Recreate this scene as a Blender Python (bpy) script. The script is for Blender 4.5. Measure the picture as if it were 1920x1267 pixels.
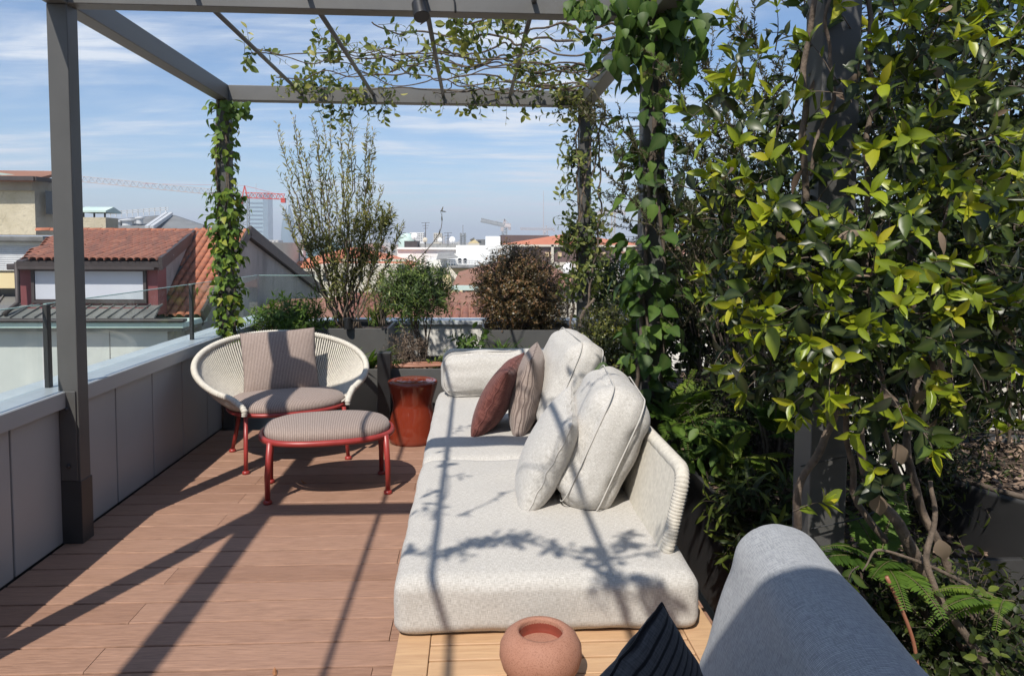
import bpy, math, random
import numpy as np
from mathutils import Vector, Matrix, noise
for o in list(bpy.data.objects): bpy.data.objects.remove(o)
scene = bpy.context.scene
COL = scene.collection
R = math.radians
random.seed(7); RNG = np.random.default_rng(7)

# ------------------------------------------------------------------ camera
FPX, CAM_H, PITCH, YAW, ROLL = 1360.0, 1.36, R(3.4), R(3.16), R(0.33)
PPX, PPY = 960.0, 462 + FPX * math.tan(PITCH)
_f = np.array([math.sin(YAW)*math.cos(PITCH), math.cos(YAW)*math.cos(PITCH), -math.sin(PITCH)])
_r = np.array([math.cos(YAW), -math.sin(YAW), 0.0]); _u = np.cross(_r, _f)
CR = math.cos(ROLL)*_r + math.sin(ROLL)*_u
CU = -math.sin(ROLL)*_r + math.cos(ROLL)*_u
CF = _f
CPOS = np.array([0, 0, CAM_H])
cam_d = bpy.data.cameras.new('camera'); cam = bpy.data.objects.new('camera', cam_d); COL.objects.link(cam)
cam_d.sensor_width = 36; cam_d.lens = 36*FPX/1920
cam_d.shift_y = -(633.5-PPY)/1920; cam_d.clip_start = 0.05; cam_d.clip_end = 9000
cam.matrix_world = Matrix(((CR[0], CU[0], -CF[0], 0), (CR[1], CU[1], -CF[1], 0), (CR[2], CU[2], -CF[2], CAM_H), (0, 0, 0, 1)))
scene.camera = cam
def _ray(x, y): return CR*(x-PPX)/FPX - CU*(y-PPY)/FPX + CF
def at(x, y, Y):
    "point of the place seen at photo position x,y standing at distance Y"
    d = _ray(x, y); return CPOS + d*(Y/d[1])
def atz(x, y, z):
    d = _ray(x, y); return CPOS + d*((z-CAM_H)/d[2])
def atx(x, y, X):
    d = _ray(x, y); return CPOS + d*(X/d[0])
def proj(P):
    q = np.asarray(P, float) - CPOS
    w = q @ CF
    return PPX + FPX*(q @ CR)/w, PPY - FPX*(q @ CU)/w, w

# ------------------------------------------------------------------ light
SUN_AZ, SUN_EL = R(202), R(51)
S_DIR = Vector((math.sin(SUN_AZ)*math.cos(SUN_EL), math.cos(SUN_AZ)*math.cos(SUN_EL), math.sin(SUN_EL)))
sl = bpy.data.lights.new('sun', 'SUN'); sl.energy = 5.0; sl.angle = R(0.55); sl.color = (1.0, 0.945, 0.86)
so = bpy.data.objects.new('sun', sl); COL.objects.link(so)
so.rotation_euler = (-S_DIR).to_track_quat('-Z', 'Y').to_euler()
world = bpy.data.worlds.new('World'); scene.world = world; world.use_nodes = True
wn = world.node_tree.nodes; wl = world.node_tree.links; wn.clear()
def W(t, **k):
    n = wn.new(t)
    for a, b in k.items(): setattr(n, a, b)
    return n
wout = W('ShaderNodeOutputWorld'); bg = W('ShaderNodeBackground'); bg.inputs[1].default_value = 0.12
sky = W('ShaderNodeTexSky', sky_type='NISHITA', sun_disc=False, sun_elevation=SUN_EL, sun_rotation=SUN_AZ,
        altitude=150, air_density=1.0, dust_density=0.2, ozone_density=5.0)
tc = W('ShaderNodeTexCoord'); sep = W('ShaderNodeSeparateXYZ'); wl.new(tc.outputs['Generated'], sep.inputs[0])
def wmath(op, a, b=None, clamp=False):
    m = W('ShaderNodeMath', operation=op, use_clamp=clamp)
    for i, v in enumerate((a, b)):
        if v is None: continue
        if isinstance(v, (int, float)): m.inputs[i].default_value = v
        else: wl.new(v, m.inputs[i])
    return m.outputs[0]
zz = wmath('ADD', wmath('MAXIMUM', sep.outputs[2], 0.0), 0.07)
comb = W('ShaderNodeCombineXYZ')
wl.new(wmath('DIVIDE', sep.outputs[0], zz), comb.inputs[0]); wl.new(wmath('DIVIDE', sep.outputs[1], zz), comb.inputs[1])
def cloud(scale, sx, sy, rot, lo, hi, detail=9, rough=0.58, dist=0.6, off=(0, 0, 0)):
    mp = W('ShaderNodeMapping'); wl.new(comb.outputs[0], mp.inputs[0])
    mp.inputs['Scale'].default_value = (sx, sy, 1); mp.inputs['Rotation'].default_value = (0, 0, rot); mp.inputs['Location'].default_value = off
    nz = W('ShaderNodeTexNoise'); wl.new(mp.outputs[0], nz.inputs['Vector'])
    nz.inputs['Scale'].default_value = scale; nz.inputs['Detail'].default_value = detail
    nz.inputs['Roughness'].default_value = rough; nz.inputs['Distortion'].default_value = dist
    mr = W('ShaderNodeMapRange', interpolation_type='SMOOTHSTEP'); wl.new(nz.outputs[0], mr.inputs[0])
    mr.inputs[1].default_value = lo; mr.inputs[2].default_value = hi
    return mr.outputs[0]
c1 = cloud(0.50, 0.8, 1.5, R(-22), 0.40, 0.64, off=(1.3, 4.1, 0))
c2 = cloud(1.9, 0.55, 2.2, R(-30), 0.36, 0.70, detail=10, rough=0.62, off=(5.2, 1.0, 0))
cfac = wmath('MULTIPLY', wmath('ADD', wmath('MULTIPLY', c1, 0.30), wmath('MULTIPLY', wmath('MULTIPLY', c2, wmath('ADD', c1, 0.12)), 0.95), True), wmath('MULTIPLY', wmath('MULTIPLY', sep.outputs[2], 40.0, True), 0.9))
mixc = W('ShaderNodeMix', data_type='RGBA'); wl.new(cfac, mixc.inputs[0]); hs = W('ShaderNodeHueSaturation'); hs.inputs['Saturation'].default_value = 1.12; wl.new(sky.outputs[0], hs.inputs['Color']); wl.new(hs.outputs[0], mixc.inputs[6])
mixc.inputs[7].default_value = (6.6, 7.0, 7.6, 1)
wl.new(mixc.outputs[2], bg.inputs[0]); wl.new(bg.outputs[0], wout.inputs[0])
vs = scene.view_settings; vs.view_transform = 'Standard'; vs.look = 'None'; vs.exposure = 0.19; vs.gamma = 1.0; vs.use_curve_mapping = False

# ------------------------------------------------------------------ materials
MATS = {}
def newmat(name):
    m = bpy.data.materials.new(name); m.use_nodes = True; MATS[name] = m
    nt = m.node_tree; b = nt.nodes['Principled BSDF']
    return m, nt, b
def nn(nt, t, **k):
    n = nt.nodes.new(t)
    for a, b in k.items(): setattr(n, a, b)
    return n
def rgb(c): return (c[0], c[1], c[2], 1)
def noise_of(nt, coord, scale, detail=6, rough=0.55, mscale=(1, 1, 1), dist=0.0, rot=(0, 0, 0)):
    t = nn(nt, 'ShaderNodeTexCoord'); mp = nn(nt, 'ShaderNodeMapping'); nt.links.new(t.outputs[coord], mp.inputs[0])
    mp.inputs['Scale'].default_value = mscale; mp.inputs['Rotation'].default_value = rot
    n = nn(nt, 'ShaderNodeTexNoise'); nt.links.new(mp.outputs[0], n.inputs['Vector'])
    n.inputs['Scale'].default_value = scale; n.inputs['Detail'].default_value = detail; n.inputs['Roughness'].default_value = rough
    n.inputs['Distortion'].default_value = dist
    return n.outputs[0]
def ramp(nt, fac, stops):
    r = nn(nt, 'ShaderNodeValToRGB'); nt.links.new(fac, r.inputs[0])
    e = r.color_ramp.elements
    while len(e) < len(stops): e.new(0.5)
    for i, (p, c) in enumerate(stops): e[i].position = p; e[i].color = rgb(c)
    return r.outputs[0]
def mixcol(nt, fac, a, b, blend='MIX'):
    m = nn(nt, 'ShaderNodeMix', data_type='RGBA', blend_type=blend)
    for sock, v in ((m.inputs[0], fac), (m.inputs[6], a), (m.inputs[7], b)):
        if isinstance(v, (int, float)): sock.default_value = v
        elif isinstance(v, tuple): sock.default_value = rgb(v)
        else: nt.links.new(v, sock)
    return m.outputs[2]
def mth(nt, op, a, b=None, clamp=False):
    m = nn(nt, 'ShaderNodeMath', operation=op, use_clamp=clamp)
    for i, v in enumerate((a, b)):
        if v is None: continue
        if isinstance(v, (int, float)): m.inputs[i].default_value = v
        else: nt.links.new(v, m.inputs[i])
    return m.outputs[0]
def bump(nt, b, height, strength, dist=0.01):
    bp = nn(nt, 'ShaderNodeBump'); bp.inputs['Strength'].default_value = strength; bp.inputs['Distance'].default_value = dist
    nt.links.new(height, bp.inputs['Height']); nt.links.new(bp.outputs[0], b.inputs['Normal'])
def mat_noise(name, c0, c1, scale=8, rough=0.6, detail=7, bumpk=0.0, bdist=0.004, mscale=(1, 1, 1), coord='Object', metallic=0.0, spec=0.5, fine=None, dirt=None, rvar=0.0):
    m, nt, b = newmat(name)
    n = noise_of(nt, coord, scale, detail, 0.6, mscale)
    col = ramp(nt, n, [(0.3, c0), (0.72, c1)])
    if dirt:
        d = noise_of(nt, coord, dirt[1], 8, 0.65, mscale, 0.8)
        f = nn(nt, 'ShaderNodeMapRange'); nt.links.new(d, f.inputs[0]); f.inputs[1].default_value = dirt[2]; f.inputs[2].default_value = dirt[3]
        col = mixcol(nt, f.outputs[0], col, dirt[0])
    nt.links.new(col, b.inputs['Base Color'])
    b.inputs['Roughness'].default_value = rough; b.inputs['Metallic'].default_value = metallic; b.inputs['Specular IOR Level'].default_value = spec
    if rvar: nt.links.new(mth(nt, 'ADD', mth(nt, 'MULTIPLY', n, rvar), rough-rvar/2), b.inputs['Roughness'])
    if bumpk:
        h = noise_of(nt, coord, fine or scale*4, 6, 0.6, mscale); bump(nt, b, h, bumpk, bdist)
    return m
mat_noise('grey_metal', (0.105, 0.103, 0.098), (0.135, 0.132, 0.125), 3, 0.5, bumpk=0.03, fine=300, bdist=0.001, rvar=0.15)
mat_noise('post_metal', (0.07, 0.069, 0.066), (0.09, 0.088, 0.084), 3, 0.48, bumpk=0.03, fine=300, bdist=0.001, rvar=0.15)
mat_noise('panel_metal', (0.31, 0.325, 0.335), (0.355, 0.37, 0.38), 2.0, 0.42, rvar=0.12, spec=0.5)
mat_noise('cap_metal', (0.42, 0.45, 0.47), (0.5, 0.53, 0.55), 4, 0.35, rvar=0.15, dirt=((0.33, 0.35, 0.36), 6, 0.55, 0.85))
mat_noise('dark_metal', (0.035, 0.035, 0.036), (0.05, 0.05, 0.05), 5, 0.45)
mat_noise('black_plastic', (0.012, 0.012, 0.013), (0.02, 0.02, 0.021), 9, 0.4)
mat_noise('planter_grey', (0.07, 0.07, 0.068), (0.092, 0.09, 0.086), 4, 0.55, dirt=((0.075, 0.07, 0.065), 5, 0.5, 0.85))
mat_noise('planter_dark', (0.03, 0.03, 0.031), (0.045, 0.045, 0.045), 4, 0.5)
mat_noise('red_metal', (0.27, 0.030, 0.026), (0.33, 0.042, 0.035), 12, 0.38, rvar=0.1)
mat_noise('white_wall', (0.62, 0.60, 0.55), (0.72, 0.70, 0.65), 3, 0.8, dirt=((0.42, 0.40, 0.36), 2.2, 0.58, 0.85), bumpk=0.1, fine=80)
mat_noise('bark', (0.065, 0.048, 0.036), (0.20, 0.15, 0.11), 30, 0.85, bumpk=0.7, fine=120, bdist=0.006)
mat_noise('twig', (0.06, 0.045, 0.034), (0.145, 0.112, 0.085), 40, 0.85)
mat_noise('twig_green', (0.10, 0.10, 0.035), (0.17, 0.14, 0.06), 40, 0.7)
mat_noise('soil', (0.035, 0.024, 0.018), (0.12, 0.08, 0.055), 45, 0.95, bumpk=1.0, fine=60, bdist=0.02)
mat_noise('bark_chip', (0.17, 0.11, 0.075), (0.36, 0.26, 0.19), 25, 0.9, bumpk=0.4)
mat_noise('copper_pipe', (0.26, 0.10, 0.055), (0.34, 0.15, 0.09), 10, 0.45)
mat_noise('wire', (0.03, 0.03, 0.03), (0.05, 0.05, 0.05), 10, 0.5)
mat_noise('concrete', (0.20, 0.20, 0.195), (0.33, 0.325, 0.31), 0.7, 0.9, mscale=(1, 1, 0.35), dirt=((0.10, 0.10, 0.10), 0.9, 0.52, 0.78), bumpk=0.2, fine=9, bdist=0.02)
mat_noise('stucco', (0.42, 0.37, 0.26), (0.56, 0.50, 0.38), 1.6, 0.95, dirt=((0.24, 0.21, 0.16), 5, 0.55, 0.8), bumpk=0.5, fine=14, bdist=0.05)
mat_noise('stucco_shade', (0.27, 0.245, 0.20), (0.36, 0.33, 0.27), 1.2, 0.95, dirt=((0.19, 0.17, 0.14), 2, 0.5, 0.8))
mat_noise('facade_pale', (0.44, 0.45, 0.43), (0.55, 0.56, 0.53), 0.6, 0.9, dirt=((0.40, 0.40, 0.38), 0.8, 0.58, 0.85))
mat_noise('facade_white', (0.70, 0.70, 0.68), (0.80, 0.80, 0.78), 0.3, 0.85, dirt=((0.55, 0.54, 0.5), 0.35, 0.55, 0.9))
mat_noise('facade_yellow', (0.62, 0.50, 0.27), (0.72, 0.60, 0.36), 0.3, 0.9)
mat_noise('facade_cream', (0.52, 0.47, 0.38), (0.64, 0.59, 0.49), 0.25, 0.9, dirt=((0.40, 0.36, 0.3), 0.4, 0.55, 0.85))
mat_noise('facade_brown', (0.10, 0.065, 0.06), (0.15, 0.095, 0.085), 0.4, 0.9)
mat_noise('burgundy', (0.16, 0.042, 0.045), (0.20, 0.056, 0.058), 2, 0.6)
mat_noise('dark_trim', (0.035, 0.028, 0.028), (0.06, 0.048, 0.046), 3, 0.6)
mat_noise('zinc', (0.12, 0.12, 0.117), (0.18, 0.178, 0.17), 1.2, 0.5, dirt=((0.085, 0.085, 0.08), 2.5, 0.5, 0.8))
mat_noise('slate_roof', (0.15, 0.155, 0.155), (0.21, 0.215, 0.215), 0.6, 0.65, dirt=((0.11, 0.11, 0.11), 0.5, 0.5, 0.8))
mat_noise('verdigris', (0.42, 0.55, 0.50), (0.55, 0.66, 0.60), 1.5, 0.7)
mat_noise('steel_light', (0.45, 0.46, 0.47), (0.58, 0.59, 0.6), 2, 0.45)
mat_noise('white_paint', (0.74, 0.74, 0.73), (0.82, 0.82, 0.81), 2, 0.5)
mat_noise('crane_red', (0.50, 0.05, 0.035), (0.58, 0.075, 0.05), 1, 0.5)
mat_noise('crane_white', (0.42, 0.36, 0.35), (0.5, 0.44, 0.42), 1, 0.5)
mat_noise('crane_grey', (0.2, 0.22, 0.23), (0.3, 0.31, 0.32), 1, 0.5)
mat_noise('roller_blind', (0.44, 0.46, 0.51), (0.50, 0.52, 0.56), 0.8, 0.55)
mat_noise('window_dark', (0.02, 0.024, 0.03), (0.05, 0.055, 0.065), 0.8, 0.15, spec=0.8)
mat_noise('window_amber', (0.55, 0.40, 0.22), (0.66, 0.5, 0.3), 0.6, 0.5)
mat_noise('far_glass', (0.26, 0.38, 0.42), (0.36, 0.48, 0.52), 0.02, 0.3, spec=0.7)
mat_noise('far_glass_dark', (0.12, 0.19, 0.23), (0.17, 0.24, 0.28), 0.02, 0.3, spec=0.7)
mat_noise('city_ground', (0.16, 0.15, 0.14), (0.30, 0.27, 0.24), 0.03, 0.9)
mat_noise('far_roof', (0.24, 0.115, 0.075), (0.34, 0.17, 0.11), 0.5, 0.9, mscale=(1, 4, 1), dirt=((0.17, 0.09, 0.065), 0.9, 0.5, 0.8), bumpk=0.5, fine=5, bdist=0.08)
mat_noise('far_roof_orange', (0.45, 0.145, 0.075), (0.55, 0.20, 0.11), 0.5, 0.9, dirt=((0.3, 0.1, 0.06), 0.9, 0.55, 0.85))
def mat_town():
    m, nt, b = newmat('town_walls')
    t = nn(nt, 'ShaderNodeTexCoord'); sp = nn(nt, 'ShaderNodeSeparateXYZ'); nt.links.new(t.outputs['Object'], sp.inputs[0])
    cb = nn(nt, 'ShaderNodeCombineXYZ'); nt.links.new(mth(nt, 'ADD', sp.outputs[0], sp.outputs[1]), cb.inputs[0]); nt.links.new(sp.outputs[2], cb.inputs[1])
    br = nn(nt, 'ShaderNodeTexBrick', offset=0.0); nt.links.new(cb.outputs[0], br.inputs['Vector']); br.inputs['Scale'].default_value = 1.0
    br.inputs['Brick Width'].default_value = 3.4; br.inputs['Row Height'].default_value = 3.2; br.inputs['Mortar Size'].default_value = 1.0; br.inputs['Mortar Smooth'].default_value = 0.0
    n = noise_of(nt, 'Object', 0.035, 2, 0.5); wall = ramp(nt, n, [(0.3, (0.36, 0.28, 0.2)), (0.45, (0.52, 0.48, 0.4)), (0.6, (0.44, 0.40, 0.36)), (0.72, (0.5, 0.36, 0.26))])
    nt.links.new(mixcol(nt, br.outputs['Fac'], (0.07, 0.07, 0.08), wall), b.inputs['Base Color']); b.inputs['Roughness'].default_value = 0.85
mat_town()
mat_noise('dry_leaf', (0.20, 0.08, 0.03), (0.38, 0.17, 0.07), 60, 0.7)
mat_noise('shade_cloth', (0.50, 0.49, 0.46), (0.58, 0.57, 0.54), 20, 0.9)
def mat_tile(name, c):
    m, nt, b = newmat(name)
    oi = nn(nt, 'ShaderNodeObjectInfo')
    col = ramp(nt, oi.outputs['Random'], [(0.0, c[0]), (0.35, c[1]), (0.7, c[2]), (1.0, c[3])])
    n = noise_of(nt, 'Object', 7, 6, 0.65)
    f = nn(nt, 'ShaderNodeMapRange'); nt.links.new(n, f.inputs[0]); f.inputs[1].default_value = 0.48; f.inputs[2].default_value = 0.78
    col = mixcol(nt, mth(nt, 'MULTIPLY', f.outputs[0], 0.6), col, (0.09, 0.06, 0.05))
    nt.links.new(col, b.inputs['Base Color']); b.inputs['Roughness'].default_value = 0.88
    bump(nt, b, n, 0.3, 0.02)
mat_tile('clay_tile', [(0.36, 0.12, 0.062), (0.42, 0.155, 0.085), (0.30, 0.105, 0.06), (0.46, 0.19, 0.11)])
mat_tile('clay_tile_old', [(0.20, 0.082, 0.055), (0.26, 0.10, 0.065), (0.17, 0.075, 0.055), (0.30, 0.125, 0.08)])

def mat_deck():
    m, nt, b = newmat('deck_wood')
    oi = nn(nt, 'ShaderNodeObjectInfo')
    t = nn(nt, 'ShaderNodeTexCoord'); sepn = nn(nt, 'ShaderNodeSeparateXYZ'); nt.links.new(t.outputs['Object'], sepn.inputs[0])
    off = nn(nt, 'ShaderNodeCombineXYZ')
    nt.links.new(mth(nt, 'ADD', sepn.outputs[0], mth(nt, 'MULTIPLY', oi.outputs['Random'], 37.0)), off.inputs[0])
    nt.links.new(mth(nt, 'ADD', sepn.outputs[1], mth(nt, 'MULTIPLY', oi.outputs['Random'], 11.0)), off.inputs[1])
    def N(sx, sy, d, r, dist=0.0):
        mp = nn(nt, 'ShaderNodeMapping'); nt.links.new(off.outputs[0], mp.inputs[0]); mp.inputs['Scale'].default_value = (sx, sy, 1)
        n = nn(nt, 'ShaderNodeTexNoise'); nt.links.new(mp.outputs[0], n.inputs['Vector']); n.inputs['Scale'].default_value = 1
        n.inputs['Detail'].default_value = d; n.inputs['Roughness'].default_value = r; n.inputs['Distortion'].default_value = dist
        return n.outputs[0]
    g = N(9, 190, 5, 0.65, 0.6); big = N(1.6, 9, 4, 0.55, 0.4); mid = N(14, 60, 6, 0.7, 1.2)
    base = ramp(nt, oi.outputs['Random'], [(0.0, (0.325, 0.182, 0.120)), (0.45, (0.385, 0.222, 0.150)), (1.0, (0.43, 0.256, 0.178))])
    col = mixcol(nt, ramp(nt, g, [(0.35, (0, 0, 0)), (0.65, (1, 1, 1))]), mixcol(nt, 0.5, base, (0.08, 0.042, 0.028)), base)
    col = mixcol(nt, ramp(nt, mid, [(0.55, (0, 0, 0)), (0.75, (0.55, 0.55, 0.55))]), col, (0.38, 0.235, 0.17))
    col = mixcol(nt, ramp(nt, big, [(0.45, (0, 0, 0)), (0.75, (0.5, 0.5, 0.5))]), col, (0.34, 0.20, 0.145))
    nt.links.new(col, b.inputs['Base Color'])
    nt.links.new(mth(nt, 'ADD', mth(nt, 'MULTIPLY', g, 0.25), 0.45), b.inputs['Roughness']); b.inputs['Specular IOR Level'].default_value = 0.4
    bump(nt, b, g, 0.25, 0.002)
mat_deck()

def mat_teak():
    m, nt, b = newmat('teak')
    oi = nn(nt, 'ShaderNodeObjectInfo')
    g = noise_of(nt, 'Object', 1, 6, 0.6, (6, 70, 70), 0.8)
    g2 = noise_of(nt, 'Object', 1, 4, 0.6, (3, 22, 22), 1.5)
    col = ramp(nt, g, [(0.3, (0.38, 0.215, 0.115)), (0.7, (0.52, 0.33, 0.19))])
    col = mixcol(nt, ramp(nt, g2, [(0.45, (0, 0, 0)), (0.7, (0.7, 0.7, 0.7))]), col, (0.58, 0.37, 0.20))
    col = mixcol(nt, mth(nt, 'MULTIPLY', oi.outputs['Random'], 0.35), col, (0.62, 0.42, 0.24))
    nt.links.new(col, b.inputs['Base Color']); b.inputs['Roughness'].default_value = 0.55
    bump(nt, b, g, 0.2, 0.002)
mat_teak()

def mat_fabric(name, lo, hi, scale=520, heather=0.5, rib=None, bstr=0.5):
    "plain woven cloth: two crossing thread noises plus heathered specks"
    m, nt, b = newmat(name)
    u = nn(nt, 'ShaderNodeUVMap')
    def N(sx, sy, d=2):
        mp = nn(nt, 'ShaderNodeMapping'); nt.links.new(u.outputs[0], mp.inputs[0]); mp.inputs['Scale'].default_value = (sx, sy, 1)
        n = nn(nt, 'ShaderNodeTexNoise'); nt.links.new(mp.outputs[0], n.inputs['Vector']); n.inputs['Scale'].default_value = 1; n.inputs['Detail'].default_value = d
        return n.outputs[0]
    a = N(scale, scale*0.09); c = N(scale*0.09, scale)
    w = mth(nt, 'ADD', mth(nt, 'MULTIPLY', a, 0.5), mth(nt, 'MULTIPLY', c, 0.5))
    big = N(6, 6, 5)
    col = ramp(nt, w, [(0.40, lo), (0.58, hi)])
    col = mixcol(nt, mth(nt, 'MULTIPLY', mth(nt, 'SUBTRACT', big, 0.35, True), heather), col, lo)
    h = w
    if rib:
        mp = nn(nt, 'ShaderNodeMapping'); nt.links.new(u.outputs[0], mp.inputs[0])
        wv = nn(nt, 'ShaderNodeTexWave', wave_type='BANDS', bands_direction=rib[2]); nt.links.new(mp.outputs[0], wv.inputs['Vector'])
        wv.inputs['Scale'].default_value = rib[0]; wv.inputs['Distortion'].default_value = 0.25; wv.inputs['Detail'].default_value = 2; wv.inputs['Detail Scale'].default_value = 6
        f = ramp(nt, wv.outputs['Fac'], [(rib[3], (0, 0, 0)), (rib[4], (1, 1, 1))])
        col = mixcol(nt, f, rib[1], col)
        h = mth(nt, 'ADD', mth(nt, 'MULTIPLY', w, 0.5), mth(nt, 'MULTIPLY', wv.outputs['Fac'], 0.8))
    nt.links.new(col, b.inputs['Base Color']); b.inputs['Roughness'].default_value = 0.92; b.inputs['Specular IOR Level'].default_value = 0.15
    b.inputs['Sheen Weight'].default_value = 0.12; b.inputs['Sheen Roughness'].default_value = 0.5
    bump(nt, b, h, bstr, 0.002)
mat_fabric('linen_fabric', (0.375, 0.352, 0.318), (0.575, 0.552, 0.515), 700, 0.25)
mat_fabric('linen_fabric_grey', (0.39, 0.368, 0.335), (0.59, 0.568, 0.533), 700, 0.25)
mat_fabric('ribbed_fabric', (0.22, 0.23, 0.245), (0.46, 0.47, 0.485), 620, 0.3, rib=(95, (0.27, 0.28, 0.295), 'X', 0.1, 0.8), bstr=0.5)
mat_fabric('rust_fabric', (0.085, 0.026, 0.022), (0.20, 0.075, 0.06), 330, 0.5, bstr=0.8)
# wave scale: stripes per metre = scale * 20 / (2*pi)
mat_fabric('striped_fabric', (0.30, 0.235, 0.20), (0.40, 0.32, 0.28), 500, 0.2, rib=(34, (0.175, 0.132, 0.115), 'X', 0.12, 0.5), bstr=0.5)
mat_fabric('pinstripe_fabric', (0.042, 0.042, 0.045), (0.07, 0.07, 0.074), 500, 0.2, rib=(21, (0.006, 0.006, 0.008), 'Y', 0.06, 0.3), bstr=0.5)
mat_noise('rope_cord', (0.50, 0.465, 0.40), (0.66, 0.62, 0.54), 60, 0.85, bumpk=0.5, fine=500, bdist=0.002)

def mat_terracotta():
    m, nt, b = newmat('terracotta')
    n = noise_of(nt, 'Object', 320, 3, 0.6); g = noise_of(nt, 'Object', 9, 5, 0.6)
    col = mixcol(nt, ramp(nt, n, [(0.36, (0, 0, 0)), (0.5, (1, 1, 1))]), (0.26, 0.115, 0.072), ramp(nt, g, [(0.3, (0.345, 0.16, 0.102)), (0.7, (0.40, 0.20, 0.135))]))
    nt.links.new(col, b.inputs['Base Color']); b.inputs['Roughness'].default_value = 0.75; bump(nt, b, n, 0.35, 0.0015)
mat_terracotta()
mat_noise('glazed_red', (0.175, 0.026, 0.012), (0.22, 0.036, 0.016), 3, 0.10, spec=0.7)
mat_noise('glazed_inside', (0.20, 0.04, 0.026), (0.25, 0.055, 0.036), 20, 0.12, spec=0.7)

def mat_glass(name, tint, refl=1.0):
    m, nt, b = newmat(name); nt.nodes.remove(b)
    tr = nn(nt, 'ShaderNodeBsdfTransparent'); tr.inputs[0].default_value = rgb(tint)
    gl = nn(nt, 'ShaderNodeBsdfGlossy'); gl.inputs['Roughness'].default_value = 0.01
    lw = nn(nt, 'ShaderNodeLayerWeight'); lw.inputs[0].default_value = 0.5
    fr = mth(nt, 'ADD', mth(nt, 'MULTIPLY', mth(nt, 'POWER', lw.outputs['Facing'], 5.0), 0.5), 0.025)
    mx = nn(nt, 'ShaderNodeMixShader'); nt.links.new(mth(nt, 'MULTIPLY', fr, refl), mx.inputs[0])
    nt.links.new(tr.outputs[0], mx.inputs[1]); nt.links.new(gl.outputs[0], mx.inputs[2])
    nt.links.new(mx.outputs[0], nt.nodes['Material Output'].inputs[0])
mat_glass('balustrade_glass', (0.945, 0.975, 0.965), 1.0)
mat_noise('glass_edge', (0.25, 0.42, 0.38), (0.33, 0.5, 0.45), 5, 0.2, spec=0.8)

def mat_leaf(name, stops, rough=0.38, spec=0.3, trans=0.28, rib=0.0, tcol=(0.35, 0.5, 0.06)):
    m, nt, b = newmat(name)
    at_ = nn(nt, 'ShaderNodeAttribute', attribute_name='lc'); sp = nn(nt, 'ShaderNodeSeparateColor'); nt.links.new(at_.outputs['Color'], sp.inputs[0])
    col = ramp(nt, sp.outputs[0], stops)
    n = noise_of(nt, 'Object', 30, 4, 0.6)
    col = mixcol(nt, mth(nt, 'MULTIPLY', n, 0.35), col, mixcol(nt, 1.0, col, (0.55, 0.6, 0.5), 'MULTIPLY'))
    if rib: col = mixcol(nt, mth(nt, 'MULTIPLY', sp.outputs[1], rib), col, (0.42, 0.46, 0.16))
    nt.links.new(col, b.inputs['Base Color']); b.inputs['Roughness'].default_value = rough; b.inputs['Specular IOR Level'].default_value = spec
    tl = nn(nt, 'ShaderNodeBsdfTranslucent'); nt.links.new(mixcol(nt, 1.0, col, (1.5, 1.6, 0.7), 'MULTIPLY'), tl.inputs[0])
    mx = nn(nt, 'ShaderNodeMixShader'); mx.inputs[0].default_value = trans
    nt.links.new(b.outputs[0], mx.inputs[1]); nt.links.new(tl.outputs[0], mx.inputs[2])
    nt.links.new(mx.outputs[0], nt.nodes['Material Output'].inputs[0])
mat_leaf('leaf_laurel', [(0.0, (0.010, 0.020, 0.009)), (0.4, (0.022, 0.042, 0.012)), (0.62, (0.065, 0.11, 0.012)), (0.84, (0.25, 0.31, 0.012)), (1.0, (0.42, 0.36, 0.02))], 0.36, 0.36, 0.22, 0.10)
mat_leaf('leaf_creeper', [(0.0, (0.024, 0.055, 0.014)), (0.5, (0.055, 0.115, 0.02)), (0.9, (0.12, 0.20, 0.028)), (1.0, (0.24, 0.25, 0.035))], 0.5, 0.25, 0.26, 0.08)
mat_leaf('leaf_ivy', [(0.0, (0.04, 0.085, 0.016)), (0.5, (0.09, 0.165, 0.022)), (0.85, (0.19, 0.26, 0.032)), (1.0, (0.33, 0.31, 0.045))], 0.48, 0.25, 0.26, 0.08)
mat_leaf('leaf_akebia', [(0.0, (0.035, 0.058, 0.018)), (0.4, (0.10, 0.135, 0.03)), (0.8, (0.27, 0.28, 0.065)), (1.0, (0.42, 0.37, 0.13))], 0.45, 0.4, 0.3)
mat_leaf('leaf_olive', [(0.0, (0.05, 0.068, 0.022)), (0.5, (0.18, 0.19, 0.06)), (0.85, (0.34, 0.30, 0.10)), (1.0, (0.38, 0.28, 0.12))], 0.45, 0.4, 0.22)
mat_leaf('leaf_nandina', [(0.0, (0.036, 0.072, 0.02)), (0.6, (0.11, 0.165, 0.036)), (1.0, (0.25, 0.285, 0.065))], 0.4, 0.4, 0.25)
mat_leaf('leaf_bronze', [(0.0, (0.036, 0.03, 0.012)), (0.5, (0.10, 0.078, 0.026)), (0.78, (0.19, 0.105, 0.042)), (1.0, (0.31, 0.15, 0.075))], 0.4, 0.45, 0.2)
mat_leaf('leaf_boxwood', [(0.0, (0.026, 0.038, 0.01)), (0.5, (0.075, 0.09, 0.015)), (1.0, (0.23, 0.21, 0.032))], 0.4, 0.4, 0.22)
mat_leaf('leaf_dark', [(0.0, (0.012, 0.019, 0.007)), (0.6, (0.038, 0.056, 0.013)), (1.0, (0.125, 0.155, 0.026))], 0.45, 0.22, 0.18)
mat_leaf('leaf_teatree', [(0.0, (0.03, 0.036, 0.016)), (0.6, (0.095, 0.09, 0.04)), (1.0, (0.21, 0.17, 0.085))], 0.5, 0.3, 0.2)
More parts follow.
